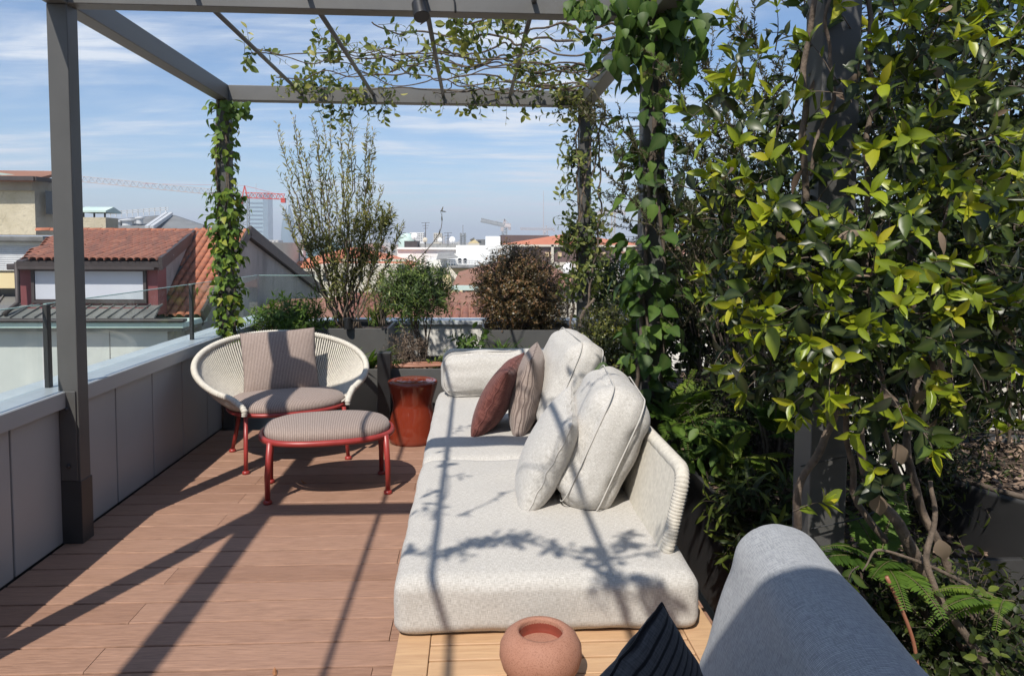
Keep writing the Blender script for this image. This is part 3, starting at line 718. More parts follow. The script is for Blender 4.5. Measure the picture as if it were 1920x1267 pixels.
planter('side_planter', 'dark long planter trough along the right side behind the sofa', 0.905, 1.75, 2.02, 5.33, 0.0, 0.44, 'planter_dark')
rp = thing('round_planter', 'big dark round planter tub with bark mulch at the right edge', 'planter', (0, 0, 0))
RPC = (2.06, 2.30)
mb = MB(); mb.lathe([(0.42, 0.0), (0.47, 0.3), (0.50, 0.60), (0.505, 0.615), (0.48, 0.615), (0.475, 0.55)], 48, (RPC[0], RPC[1], 0))
obj('tub', mb, 'planter_dark', rp, smooth=True)
vs = [(RPC[0], RPC[1], 0.60)]; fs = []
for j in range(1, 9):
    for i in range(40):
        a = 2*math.pi*i/40; r_ = 0.476*j/8; x = RPC[0]+r_*math.cos(a); y = RPC[1]+r_*math.sin(a); vs.append((x, y, 0.585+0.03*noise.noise(Vector((x*9, y*9, 1)))))
for i in range(40): fs.append((0, 1+i, 1+(i+1) % 40))
for j in range(7):
    for i in range(40): a = 1+j*40; fs.append((a+i, a+40+i, a+40+(i+1) % 40, a+(i+1) % 40))
obj('soil', MB().add(vs, fs), 'soil', rp, smooth=True)
obj('rim_pipe', MB().tube([(RPC[0]+0.49*math.cos(a), RPC[1]+0.49*math.sin(a), 0.622) for a in np.linspace(0, 2*math.pi, 49)[:-1]], 0.009, 8, closed=True), 'twig', rp, smooth=True)
def chips(name, label, area, n, s):
    mb = MB()
    for _ in range(n):
        x, y, z = area(); a = random.uniform(0, 6.28); l = random.uniform(0.5, 1.3)*s; w = l*random.uniform(0.4, 0.8); t = s*0.18; tx, ty = random.uniform(-.5, .5), random.uniform(-.5, .5)
        ca, sa = math.cos(a), math.sin(a); vs = []
        for dz in (0, t):
            for ux, uy in ((-l, -w*0.6), (l*0.8, -w), (l, w*0.7), (-l*0.7, w)):
                vs.append((x+ux*ca-uy*sa, y+ux*sa+uy*ca, z+dz+tx*ux+ty*uy))
        mb.hexa(vs)
    o = obj(name, mb, 'bark_chip'); tag(o, label, 'mulch', kind='stuff'); return o
def rp_area():
    r_ = 0.47*math.sqrt(random.random()); a = random.uniform(0, 6.28); return RPC[0]+r_*math.cos(a), RPC[1]+r_*math.sin(a), 0.60+random.uniform(-0.005, 0.012)
chips('bark_mulch', 'pale bark chips covering the soil of the round tub', rp_area, 900, 0.013)
chips('bark_mulch', 'bark chips on the soil of the long side planter', lambda: (random.uniform(0.93, 1.72), random.uniform(2.05, 5.3), 0.41+random.uniform(-0.005, 0.012)), 1500, 0.014)
chips('bark_mulch', 'bark chips on the soil of the low planter behind the stool', lambda: (random.uniform(-1.2, 0.6), random.uniform(5.4, 6.0), 0.42+random.uniform(-0.005, 0.012)), 900, 0.014)
lp = thing('drip_pipes', 'copper-brown irrigation pipes lying on the low planter behind the stool', 'pipe', (0, 0, 0))
for k in range(3):
    obj('pipe', MB().tube(catmull([(-0.62, 5.46+0.03*k, 0.452), (-0.40, 5.43+0.035*k, 0.458+0.008*k), (-0.15, 5.45+0.04*k, 0.465), (0.05, 5.50+0.03*k, 0.455)], 6), 0.009, 8), 'copper_pipe', lp, smooth=True)
bl = thing('bollard_lamp', 'slim black square bollard lamp beside the red stool', 'lamp', (-0.632, 5.26, 0))
obj('lamp_post', MB().box(-0.047, 0.047, -0.045, 0.045, 0, 0.583), 'black_plastic', bl, bevel=0.003)
obj('lamp_cap', MB().box(-0.049, 0.049, -0.047, 0.047, 0.5835, 0.592), 'dark_metal', bl, bevel=0.002)
sp2 = thing('garden_spotlight', 'small black cylinder spotlight at the edge of the raised planter under the tall shrub', 'lamp', (0, 0, 0))
c = at(653, 605, 6.1)
obj('lamp_body', MB().tube([(c[0], c[1]-0.02, c[2]-0.05), (c[0], c[1]-0.02, c[2]+0.045)], 0.032, 18), 'black_plastic', sp2, bevel=0.002)
obj('lamp_arm', MB().box(c[0], c[0]+0.16, c[1]-0.005, c[1]+0.015, c[2]+0.01, c[2]+0.03), 'black_plastic', sp2)
# ------------------------------------------------------------------ rope armchair
CH_O = Vector((-1.188, 4.71, 0)); CH_R = math.atan2(0.457, 0.889)
ch = thing('rope_armchair', 'wide shell armchair of cream rope on thin red metal legs', 'armchair', CH_O, CH_R)
ZS = 0.335
def oval(rx, ry, cy, z, n=64, p=2.3):
    out = []
    for k in range(n):
        a = 2*math.pi*k/n; c, s = math.cos(a), math.sin(a)
        out.append((rx*np.sign(c)*abs(c)**(2/p), cy+ry*np.sign(s)*abs(s)**(2/p), z))
    return out
obj('seat_frame', MB().tube(oval(0.36, 0.30, 0.0, ZS), 0.0125, 10, closed=True), 'red_metal', ch, smooth=True)
for sx in (-1, 1):
    for fx, fy, tx, ty in ((0.312, -0.272, 0.30, -0.225), (0.30, 0.26, 0.25, 0.20)):
        lg = obj('leg', MB().tube([(sx*tx, ty, ZS-0.005), (sx*(tx*0.4+fx*0.6), ty*0.4+fy*0.6, 0.13), (sx*fx, fy, 0.012)], [0.0135, 0.013, 0.012], 12), 'red_metal', ch, smooth=True)
        obj('foot', MB().tube([(sx*fx, fy, 0.0), (sx*fx, fy, 0.006), (sx*fx, fy, 0.016), (sx*fx, fy, 0.02)], [0.021, 0.0225, 0.0205, 0.013], 14), 'red_metal', lg, smooth=True)
def rim(phi):
    a = abs(phi); s = math.sin(phi); c = math.cos(phi)
    x = 0.542*s; d = 0.085+0.375*c; z = 0.365+0.385*((1+c)/2)**0.85
    return np.array((x, d, z))
PH = R(143)
phis = np.linspace(-PH, PH, 90)
rp_ = [rim(p) for p in phis]
tipl = [np.array((-0.315, -0.262, 0.345)), np.array((-0.318, -0.258, 0.385))]
tipr = [np.array((0.315, -0.262, 0.345)), np.array((0.318, -0.258, 0.385))]
full = catmull(tipl+[p for p in rp_[2:-2:4]]+[rp_[-3]]+tipr[::-1], 12)
# rope-wrapped rim: a tube with a rib for every turn of cord
seglen = np.linalg.norm(np.diff(full, axis=0), axis=1); cum = np.concatenate([[0], np.cumsum(seglen)]); tot = cum[-1]
nrib = int(tot/0.0155); ts = np.linspace(0, tot, nrib*3)
wr = np.stack([np.interp(ts, cum, full[:, i]) for i in range(3)], 1)
rad = 0.0185+0.0028*np.cos(np.arange(len(ts))*2*math.pi/3)
rad[:5] *= 0.85; rad[-5:] *= 0.85
obj('rope_rim', MB().tube(wr, rad, 12), 'rope_cord', ch, smooth=True)
mb = MB()
nr = 140
for i in range(nr):
    u = (i+0.5)/nr*2-1; ph = u*R(141)
    top = rim(ph)
    b = ph*0.93; bx = 0.352*math.sin(b); bd = 0.285*math.cos(b); bot = np.array((bx, bd, ZS+0.008))
    # the cord bows outwards a little like a stretched shell
    mid = (top+bot)/2+np.array((0.010*math.sin(ph), 0.012*math.cos(ph), -0.012))
    mb.tube(catmull([bot, mid, top], 4), 0.0058, 5, cap=False)
tag(obj('rope_strands', mb, 'rope_cord', ch, smooth=True), kind='stuff')
# seat cushion
n = 40; vs = []; fs = []; SC = (0.345, 0.288)
rings = [(1.0, 0.338), (1.035, 0.352), (1.04, 0.368), (1.01, 0.385), (0.94, 0.398), (0.82, 0.409), (0.6, 0.418), (0.35, 0.423), (0.12, 0.425)]
def dome(rings, rx, ry, p, seed, cy=0.0):
    vs = []; fs = []; n = 72
    for s_, z in rings:
        for q in oval(rx*s_, ry*s_, cy, z, n, p):
            nz = noise.noise(Vector((q[0]*7+seed, q[1]*7, z*7)))*0.004*min(1, 2*(1.05-s_)); vs.append((q[0], q[1], q[2]+nz))
    for j in range(len(rings)-1):
        for k in range(n): l = (k+1) % n; fs.append((j*n+k, j*n+l, (j+1)*n+l, (j+1)*n+k))
    fs.append(tuple(range((len(rings)-1)*n, len(rings)*n)))
    mb = MB(); mb.v = vs; mb.f = fs; return mb
build_cushion('seat_cushion', dome(rings, SC[0], SC[1], 2.35, 1.0), 'striped_fabric', ch)
obj('seat_base', dome([(1.0, 0.337), (0.98, 0.325), (0.5, 0.322), (0.1, 0.322)], 0.345, 0.288, 2.35, 2), 'dark_metal', ch)
pm, edge = pillow(0.475, 0.43, 0.15, seed=2, ear=0.03)
th = CH_R
xd = Vector((math.cos(th-0.20), math.sin(th-0.20), 0.055)); yd = Vector((-math.sin(th)*0.34, math.cos(th)*0.34, 0.94))
pc = CH_O+Vector((-math.sin(th), math.cos(th), 0))*0.185+Vector((math.cos(th), math.sin(th), 0))*(-0.005)+Vector((0, 0, 0.582))
po = thing('striped_pillow', 'square taupe striped pillow leaning in the rope armchair', 'pillow', pc)
M = frame_matrix((0, 0, 0), xd, yd)
build_cushion('pillow_cover', pm, 'striped_fabric', po, M)
ob = obj('seam', MB().tube(edge, 0.0028, 6, closed=True), 'striped_fabric', po, smooth=True); ob.matrix_basis = M
# ------------------------------------------------------------------ ottoman
l1, l2, l3, l4 = (np.array(p) for p in ((-1.075, 3.822), (-0.466, 3.948), (-1.133, 4.154), (-0.538, 4.298)))
oc = (l1+l2+l3+l4)/4; oa = math.atan2(0.144+0.126, 0.595+0.609)
ot = thing('ottoman', 'oval striped ottoman with a red metal rim and four legs', 'ottoman', (oc[0], oc[1], 0), oa)
obj('rim', MB().tube(oval(0.352, 0.268, 0, 0.326, 72, 2.5), 0.0165, 12, closed=True), 'red_metal', ot, smooth=True)
for sx in (-1, 1):
    for sy in (-1, 1):
        tx, ty, fx, fy = 0.300*sx, 0.190*sy, 0.312*sx, 0.178*sy
        if sx < 0: fx -= 0.004
        lg = obj('leg', MB().tube([(tx, ty, 0.33), (fx*1.0, fy*1.02, 0.15), (fx, fy, 0.012)], [0.0165, 0.015, 0.0135], 12), 'red_metal', ot, smooth=True)
        obj('foot', MB().tube([(fx, fy, 0.0), (fx, fy, 0.006), (fx, fy, 0.016), (fx, fy, 0.02)], [0.022, 0.0235, 0.0215, 0.014], 14), 'red_metal', lg, smooth=True)
build_cushion('cushion_top', dome([(1.0, 0.338), (1.01, 0.352), (0.995, 0.368), (0.95, 0.380), (0.86, 0.390), (0.7, 0.398), (0.45, 0.403), (0.15, 0.405)], 0.338, 0.254, 2.5, 4.0), 'striped_fabric', ot)
obj('underside', dome([(1.0, 0.337), (0.97, 0.324), (0.5, 0.321), (0.1, 0.321)], 0.338, 0.254, 2.5, 4.0), 'dark_metal', ot)
# ------------------------------------------------------------------ red ceramic stool
st = thing('ceramic_stool', 'glossy brick-red ceramic drum stool with a narrow waist', 'stool', (-0.41, 5.03, 0))
mb = MB(); prof = [(0.155, 0.0), (0.163, 0.006), (0.167, 0.03), (0.166, 0.09), (0.160, 0.15), (0.147, 0.21), (0.1365, 0.25), (0.135, 0.265), (0.138, 0.285), (0.150, 0.33), (0.162, 0.37), (0.1705, 0.405), (0.172, 0.418), (0.168, 0.427), (0.155, 0.430), (0.138, 0.430), (0.131, 0.426), (0.125, 0.430), (0.11, 0.432), (0.03, 0.434), (0.0005, 0.434)]
mb.lathe(prof, 64); obj('stool_body', mb, 'glazed_red', st, smooth=True)
# ------------------------------------------------------------------ sofa
SX0, SX1 = -0.218, 0.652
sf = thing('sofa', 'long teak platform sofa with pale grey cushioned seats and rope backrests', 'sofa', (0, 0, 0))
def teak(name, x0, x1, y0, y1, z0, z1, par=sf): return obj(name, MB().box(x0, x1, y0, y1, z0, z1), 'teak', par, bevel=0.003)
teak('side_rail', SX0+0.015, SX0+0.105, 0.1, 4.78, 0.205, 0.2695)
teak('side_rail', SX1-0.045, SX1+0.045, 0.1, 4.78, 0.205, 0.2695)
y = 0.102; k = 0
while y < 4.72:
    if y > 1.0 and y < 2.2 or k % 3 == 0: teak('slat', SX0+0.1065, SX1-0.0465, y, y+0.067, 0.235, 0.268+0.001*math.sin(k*2.1))
    y += 0.0735; k += 1
for x in (SX0+0.06, SX1):
    for yy in (0.2, 1.55, 3.1, 4.65): teak('leg', x-0.03, x+0.03, yy-0.03, yy+0.03, 0.0, 0.2045)
for (y0, y1, sd, lab) in ((1.965, 3.125, 1, 'near'), (3.125, 4.62, 2, 'far'), (0.3, 1.42, 3, 'x')):
    mb = rbox(SX1-SX0, y1-y0-0.006, 0.165, 0.040, 0.008, 36, 0.0045, sd, side=0.003, fold=0.005)
    o = build_cushion('seat_cushion', mb, 'linen_fabric', sf, Matrix.Translation(((SX0+SX1)/2, (y0+y1)/2, 0.2705+0.082)))
def rope_back(p0, p1, z0, z1, lean, nrm, name='backrest'):
    "rope panel between two ground points: rounded frame wrapped in cord, strands between its rails"
    p0 = np.array(p0, float); p1 = np.array(p1, float); ax = p1-p0; L = np.linalg.norm(ax); ax /= L; H = z1-z0
    nrm = np.array(nrm, float); up = unit(np.array([0, 0, 1.0])*H+nrm*lean); r_ = 0.05
    def pt(s, t, o=0): return np.array([p0[0], p0[1], z0])+np.append(ax, 0)*s+up*t+nrm*o
    loop = [(a, b) for a, b, _ in seam_loop(L, H, 0, r_, n=8)]
    loop = [(a+L/2, b+H/2) for a, b in loop]
    P = np.array([pt(a, b) for a, b in loop]); P = np.vstack([P, P[:1]])
    sl2 = np.linalg.norm(np.diff(P, axis=0), axis=1); cu = np.concatenate([[0], np.cumsum(sl2)]); nrb = int(cu[-1]/0.0105); tt = np.linspace(0, cu[-1], nrb*3+1)[:-1]
    Q = np.stack([np.interp(tt, cu, P[:, i]) for i in range(3)], 1)
    b = obj(name, MB().tube(Q, 0.0215+0.002*np.cos(np.arange(len(tt))*2*math.pi/3), 10, closed=True), 'rope_cord', sf, smooth=True)
    mb = MB(); n = int((L-0.03)/0.0094)
    for i in range(n):
        s_ = 0.015+(i+0.5)*(L-0.03)/n; o = 0.017
        for sg in (-1, 1): mb.tube([pt(s_, 0.004, sg*o*0.9), pt(s_+0.004*sg, H/2, sg*o), pt(s_, H-0.004, sg*o*0.9)], 0.0046, 5, cap=False)
    mb.prism([pt(0.02, 0.02, -0.011), pt(L-0.02, 0.02, -0.011), pt(L-0.02, H-0.02, -0.011), pt(0.02, H-0.02, -0.011)], nrm*0.022)
    w = obj('rope_weave', mb, 'rope_cord', b, smooth=True); tag(w, kind='stuff')
    return b
rope_back((0.588, 2.12), (0.60, 4.72), 0.42, 0.69, 0.055, (1, 0, 0))
rope_back((-0.17, 4.72), (0.56, 4.72), 0.425, 0.67, 0.02, (0, 1, 0))
rope_back((0.60, 0.3), (0.60, 1.45), 0.425, 0.60, 0.055, (1, 0, 0))
for (x, y) in ((0.60, 2.5), (0.60, 3.4), (0.60, 4.4), (0.1, 4.72), (0.6, 0.8)):
    obj('back_bracket', MB().box(x-0.012, x+0.012, y-0.02, y+0.02, 0.2700, 0.43), 'dark_metal', sf)
def box_cushion(name, label, c, w, h, t, xdir, ydir, mat, seed, r=0.06, crown=0.03, wr=0.006, side=0.012, pipe=True, fold=0.006):
    root = thing(name, label, 'cushion', c); M = frame_matrix((0, 0, 0), xdir, ydir)
    o = build_cushion('cushion_cover', rbox(w, h, t, min(r, t*0.45), crown, 34, wr, seed, side=side, fold=fold), mat, root, M)
    for sg in (-1, 1) if pipe else ():
        q = seam_loop(w, h, sg*(t/2-min(r, t*0.45)*0.42), min(r, t*0.45), -min(r, t*0.45)*0.12+side*0.6, 10)
        s_ = obj('piping', MB().tube([(a+0.004*noise.noise(Vector((a*6, b*6, seed))), b, z+0.003*noise.noise(Vector((b*5, a*5, seed)))) for a, b, z in q], 0.0028, 6, closed=True), mat, root, smooth=True); s_.matrix_basis = M
    return root
s25, c25 = math.sin(R(24)), math.cos(R(24))
box_cushion('back_cushion', 'big pale box cushion nearest the open end of the long sofa', (0.485, 2.735, 0.640), 0.59, 0.46, 0.185, (0.10, 1, 0.0), (s25, 0, c25), 'linen_fabric_grey', 11, 0.08, 0.045, 0.007)
box_cushion('back_cushion', 'pale box cushion standing tall at the far corner of the long sofa', (0.475, 3.70, 0.665), 0.62, 0.49, 0.18, (-0.06, 1, 0.03), (s25*0.9, 0.0, c25), 'linen_fabric_grey', 12, 0.08, 0.045, 0.007)
box_cushion('bolster_cushion', 'long low pale cushion lying across the far end of the sofa', (0.165, 4.50, 0.565), 0.69, 0.27, 0.20, (1, 0.05, 0.02), (0, 0.25, 0.97), 'linen_fabric', 13, 0.08, 0.035, 0.009)
def knife_pillow(name, label, c, w, h, t, xdir, ydir, mat, seed, ear=0.04):
    root = thing(name, label, 'pillow', c); M = frame_matrix((0, 0, 0), xdir, ydir); pm, edge = pillow(w, h, t, seed=seed, ear=ear, wrinkle=0.006)
    build_cushion('pillow_cover', pm, mat, root, M)
    s_ = obj('seam', MB().tube(edge, 0.0026, 6, closed=True), mat, root, smooth=True); s_.matrix_basis = M
    return root
knife_pillow('white_pillow', 'smaller pale square pillow leaning on the near big cushion', (0.285, 2.655, 0.602), 0.43, 0.40, 0.17, (0.12, 1, 0.12), (0.42, -0.08, 0.90), 'linen_fabric_grey', 21)
knife_pillow('rust_pillow', 'dark rust-red square pillow leaning to the right on the sofa', (0.135, 3.62, 0.612), 0.40, 0.40, 0.15, (0.28, 1, 0.10), (0.44, -0.10, 0.88), 'rust_fabric', 22)
knife_pillow('taupe_pillow', 'taupe striped pillow standing between the rust pillow and the far cushion', (0.285, 3.66, 0.63), 0.43, 0.42, 0.17, (0.16, 1, 0.05), (0.16, -0.05, 0.95), 'striped_fabric', 23)
# near seat: cushions close to the viewer
box_cushion('back_cushion', 'big grey ribbed cushion in the foreground, half in shade', (0.54, 1.10, 0.622), 0.62, 0.40, 0.165, (0.10, 1, 0.03), (0.25, 0, 0.95), 'ribbed_fabric', 15, 0.075, 0.014, 0.004, 0.0, pipe=False, fold=0.003)
knife_pillow('pinstripe_pillow', 'charcoal pinstriped pillow, its corner poking up in the foreground', (0.239, 0.995, 0.611), 0.34, 0.30, 0.12, (0.70, 0.50, 0.50), (-0.45, -0.2, 0.86), 'pinstripe_fabric', 24, ear=0.02)
# ------------------------------------------------------------------ pot
pt = thing('terracotta_pot', 'round speckled terracotta candle pot on the teak slats', 'pot', (0.176, 1.775, 0.2695))
mb = MB(); prof = [(0.045, 0.0), (0.062, 0.002), (0.082, 0.014), (0.097, 0.035), (0.1045, 0.060), (0.103, 0.085), (0.092, 0.107), (0.076, 0.120), (0.063, 0.1245), (0.057, 0.1235), (0.055, 0.118), (0.056, 0.10)]
mb.lathe(prof, 64); obj('pot_body', mb, 'terracotta', pt, smooth=True)
mb = MB(); mb.lathe([(0.0555, 0.1175), (0.0553, 0.10), (0.056, 0.09), (0.052, 0.083)], 48); obj('pot_inside', mb, 'glazed_inside', pt, smooth=True)
mb = MB(); mb.lathe([(0.0565, 0.086), (0.045, 0.088), (0.02, 0.0885), (0.0005, 0.0885)], 48); obj('candle_wax', mb, 'terracotta', pt, smooth=True)
# fallen leaves
for (x, y, lab, s, a) in ((515, 1261, 'curled orange dry leaf on the deck at the bottom of the picture', 0.03, 0.4), (570, 905, 'pale dry leaf on the deck in the shadow of the ottoman', 0.045, 1.2)):
    p = atz(x, y, 0.004); v, f, m_ = BASES['oval']; me = bpy.data.meshes.new('fallen_leaf'); w = v*np.array((1, 1, -1.6))*s; me.from_pydata([tuple(q+np.array((0, -s/2, 0.002))) for q in w], [], f)
    o = link('fallen_leaf', me, 'dry_leaf', None, p, (0.1, 0.15, a)); tag(o, lab, 'leaf')
    sm = o.modifiers.new('s', 'SOLIDIFY'); sm.thickness = 0.0008
# ------------------------------------------------------------------ the town
GZ = -20.0
g = MB(); g.add([(-4500, -300, GZ), (4500, -300, GZ), (4500, 6000, GZ), (-4500, 6000, GZ)], [(0, 1, 2, 3)])
tag(obj('ground', g, 'city_ground'), kind='structure')
tag(obj('terrace_building', MB().box(-2.04, 9.0, -4.0, 7.12, GZ, -0.31), 'facade_cream'), 'cream building under the roof terrace', 'building')
def wallbox(px0, px1, py, Y, depth, z0=GZ):
    a = at(px0, py, Y); b = at(px1, py, Y); z = (a[2]+b[2])/2
    return a[0], b[0], Y, Y+depth, z0, z
def bbox(mb, t): return mb.box(*t)
def quad(mb, pts, thick=0.12):
    "a slab through four corners (roof plane)"
    P = [np.array(p, float) for p in pts]; n = unit(np.cross(P[1]-P[0], P[3]-P[0]))
    if n[2] < 0: n = -n
    lo = [p-n*thick for p in P]
    if np.cross(P[1]-P[0], P[3]-P[0]) @ np.array([0, 0, 1]) < 0: P = P[::-1]; lo = lo[::-1]
    return mb.hexa(lo+P)
# --- house with the dormer
dh = thing('dormer_house', 'neighbouring house with red tiled roof, wide burgundy dormer and grey gable', 'house', (0, 0, 0))
Yf = 18.2; GXH = at(378, 592, Yf)[0]
zr = at(440, 437, 22.1)[2]; ze = at(340, 594, Yf)[2]; Yr = 22.1; Yb = 33.0
zb = at(600, 548, 33.0)[2]
XL = -16.5
# gable wall
gp = [(GXH-0.10, Yf+0.25, GZ), (GXH-0.10, Yb, GZ), (GXH-0.10, Yb, zb-0.15), (GXH-0.10, Yr, zr-0.12), (GXH-0.10, Yf+0.25, ze-0.25)]
mb = MB(); mb.prism(gp, (-0.4, 0, 0)); obj('gable_wall', mb, 'concrete', dh)
mb = MB(); mb.box(XL, GXH-0.51, 17.42, Yf+0.7, GZ, at(200, 622, 17)[2]-0.03); obj('front_wall', mb, 'facade_pale', dh)
for k in range(6): obj('wall_joint', MB().box(XL+2.0+k*1.5, XL+2.02+k*1.5, 17.411, 17.419, -6, at(200, 622, 17)[2]-0.04), 'concrete', dh)
# roof deck under tiles (front slope, back slope)
sl_mb = MB(); quad(sl_mb, [(at(44, 594, Yf)[0], Yf, ze), (GXH, Yf, ze), (GXH, Yr, zr), (at(118, 437, Yr)[0], Yr, zr)], 0.18); roof = obj('roof', sl_mb, 'dark_trim', dh)
mb = MB(); quad(mb, [(at(118, 437, Yr)[0], Yr+0.02, zr-0.02), (GXH, Yr+0.02, zr-0.02), (GXH, Yb, zb), (at(118, 437, Yr)[0], Yb, zb)], 0.05); obj('roof', mb, 'dark_trim', dh)
mb = MB(); mb.bar((GXH+0.03, Yf, ze+0.03), (GXH+0.03, Yr, zr+0.06), 0.07, 0.28); mb.bar((GXH+0.03, Yr, zr+0.06), (GXH+0.03, Yb, zb+0.03), 0.07, 0.34); obj('verge_trim', mb, 'dark_trim', dh)
# curved clay tiles
def coppo(L=0.36, w0=0.20, w1=0.165, hgt=0.075, th=0.016):
    vs = []; fs = []; n = 6
    for (y, w, o) in ((0, w0, 0.012), (L, w1, 0.0)):
        for rr in (1.0, 1-2*th/w0):
            for k in range(n+1):
                a = math.pi*k/n; vs.append((-math.cos(a)*w/2*rr, y, math.sin(a)*hgt*rr+o))
    m = n+1
    for k in range(n):
        fs += [(k, k+1, 2*m+k+1, 2*m+k), (m+k+1, m+k, 3*m+k, 3*m+k+1), (k+1, k, m+k, m+k+1)]
    mb = MB(); mb.add(vs, fs); me = mb.mesh('roof_tile', True); return me
tile_new = coppo(); tile_new.materials.append(MATS['clay_tile'])
tile_old = coppo(); tile_old.materials.append(MATS['clay_tile_old'])
def lay_tiles(parent, me, o, ux, uy, nu, nv, du, dv, keep):
    ux = Vector(ux).normalized(); uy = Vector(uy).normalized(); nz = ux.cross(uy); Mx = Matrix((ux, uy, nz)).transposed().to_4x4()
    for i in range(nu):
        for j in range(nv):
            p = Vector(o)+ux*(i+0.5)*du+uy*j*dv
            if not keep(p): continue
            t = bpy.data.objects.new('roof_tile', me); COL.objects.link(t); t.parent = parent
            M = Mx.copy(); M.translation = p+nz*(0.012+random.uniform(-.006, .006))
            t.matrix_basis = M @ Matrix.Rotation(random.uniform(-.03, .03), 4, 'Z') @ Matrix.Rotation(R(3.0), 4, 'X')
sl_dir = np.array((0, Yr-Yf, zr-ze)); sl_len = np.linalg.norm(sl_dir)
def keep_main(p):
    q = proj(np.array(p)); x, y = q[0], q[1]
    xl = 300+(594-y)*(365-300)/(594-437)
    return x > xl-4
lay_tiles(roof, tile_new, (GXH-10*0.205, Yf-0.05, ze), (1, 0, 0), sl_dir, 10, int(sl_len/0.30)+1, 0.205, 0.30, keep_main)
# ridge tiles
for k in range(16):
    t = bpy.data.objects.new('ridge_tile', tile_new); COL.objects.link(t); t.parent = roof
    t.matrix_basis = Matrix.Translation((GXH-0.30-k*0.36, Yr, zr+0.03)) @ Matrix.Rotation(R(90), 4, 'Z') @ Matrix.Scale(1.15, 4)
# flashing strip beside the dormer
fa = at(296, 596, Yf-0.05); fb = at(366, 438, Yr-0.1)
mb = MB(); mb.bar(fa+np.array((0.02, 0, 0.03)), fb+np.array((0.02, 0, 0.03)), 0.26, 0.06); obj('valley_flashing', mb, 'zinc', dh)
# dormer
Yd = 17.7
dm = obj('dormer_wall', MB().box(*[at(38, 590, Yd)[0], at(297, 590, Yd)[0], Yd, Yd+0.5, at(150, 590, Yd)[2], at(150, 497, Yd)[2]]), 'burgundy', dh)
x0, x1 = at(38, 540, Yd)[0], at(297, 540, Yd)[0]; zE = at(150, 492, Yd)[2]; zlo = at(150, 588, Yd)[2]
wx0, wx1, wz0, wz1 = at(61, 540, Yd)[0], at(276, 540, Yd)[0], at(150, 568, Yd)[2], at(150, 502, Yd)[2]
win = MB(); e = 0.07
win.box(wx0, wx1, Yd-0.06, Yd-0.002, wz1-e, wz1); win.box(wx0, wx1, Yd-0.06, Yd-0.002, wz0, wz0+e); win.box(wx0, wx0+e, Yd-0.06, Yd-0.002, wz0+e, wz1-e); win.box(wx1-e, wx1, Yd-0.06, Yd-0.002, wz0+e, wz1-e)
wo = obj('window', win, 'dark_trim', dm)
obj('roller_blind', MB().box(wx0+e+0.01, wx1-e-0.01, Yd-0.03, Yd-0.004, wz0+e+0.02, wz1-e-0.01), 'roller_blind', wo)
obj('window_sill', MB().box(x0+0.2, x1-0.2, Yd-0.14, Yd-0.003, zlo+0.06, zlo+0.16), 'burgundy', dm)
obj('eave_fascia', MB().box(x0-0.12, x1+0.04, Yd-0.30, Yd+0.1, zE-0.17, zE-0.03), 'dark_trim', dh, bevel=0.02)
# dormer roof: eave to main ridge
dA = np.array(at(30, 490, Yd-0.32)); dB = np.array(at(298, 490, Yd-0.32)); dC = np.array(at(363, 437, Yr-0.05)); dD = np.array((dA[0]-0.0, Yr-0.05, dC[2]))
dD[0] = at(120, 437, Yr)[0]
dA[2] = dB[2] = (dA[2]+dB[2])/2
mb = MB(); quad(mb, [dA, dB, dC, dD], 0.14); dr = obj('dormer_roof', mb, 'dark_trim', dh)
dd = unit(np.array((0, Yr-0.05-(Yd-0.32), dC[2]-dA[2])))
def keep_dorm(p):
    x, y, _ = proj(np.array(p)); return x < 298+(490-y)*(363-298)/(490-437)-4 and x > 32+(490-y)*(110-30)/(53)
lay_tiles(dr, tile_old, (dA[0]-2.2, Yd-0.36, dA[2]+0.01), (1, 0, 0), dd, int((dB[0]-dA[0]+2.4)/0.168), 12, 0.168, 0.385, keep_dorm)
mb = MB(); mb.bar(dB+np.array((0.03, 0, -0.05)), dC+np.array((0.03, 0, -0.05)), 0.08, 0.30); obj('dormer_verge', mb, 'dark_trim', dh)
ck = [at(297, 500, Yd+0.05), at(352, 462, 20.9), at(300, 585, 18.4), at(297, 585, Yd+0.05)]
mb = MB(); mb.prism(ck, (-0.08, 0, 0)); obj('dormer_cheek', mb, 'concrete', dh)
wv = [at(165, 461, 20.2), at(240, 462, 20.2), at(318, 463, 20.2), at(326, 470, 19.6), at(328, 482, 18.8)]
obj('lightning_wire', MB().tube([np.array(p)+np.array((0, -0.1, 0.05)) for p in wv], 0.015, 5), 'steel_light', dh)
# zinc skirt below the dormer, standing seams
sa, sb = at(-30, 597, 17.15), at(288, 597, 17.15); sc, sd = at(300, 572, Yd), at(-30, 572, Yd)
mb = MB(); quad(mb, [sa, sb, sc, sd], 0.05); sk = obj('zinc_skirt', mb, 'zinc', dh)
for k in range(17):
    x = sa[0]+0.3+k*0.272
    if x < sb[0]: obj('standing_seam', MB().bar((x, sa[1], sa[2]+0.02), (x+0.19, sd[1], sd[2]+0.02), 0.025, 0.045), 'zinc', sk)
obj('gutter', MB().box(XL, GXH+0.05, 16.95, 17.2, at(200, 604, 17)[2], at(200, 598, 17)[2]), 'dark_trim', dh, bevel=0.03)
obj('cornice', MB().box(XL, GXH+0.0, 17.05, Yf+0.4, at(200, 616, 17)[2], at(200, 605, 17)[2]), 'verdigris', dh, bevel=0.02)
obj('cornice', MB().box(XL, GXH-0.1, 17.25, Yf+0.4, at(200, 622, 17)[2]-0.02, at(200, 616, 17)[2]-0.002), 'concrete', dh)
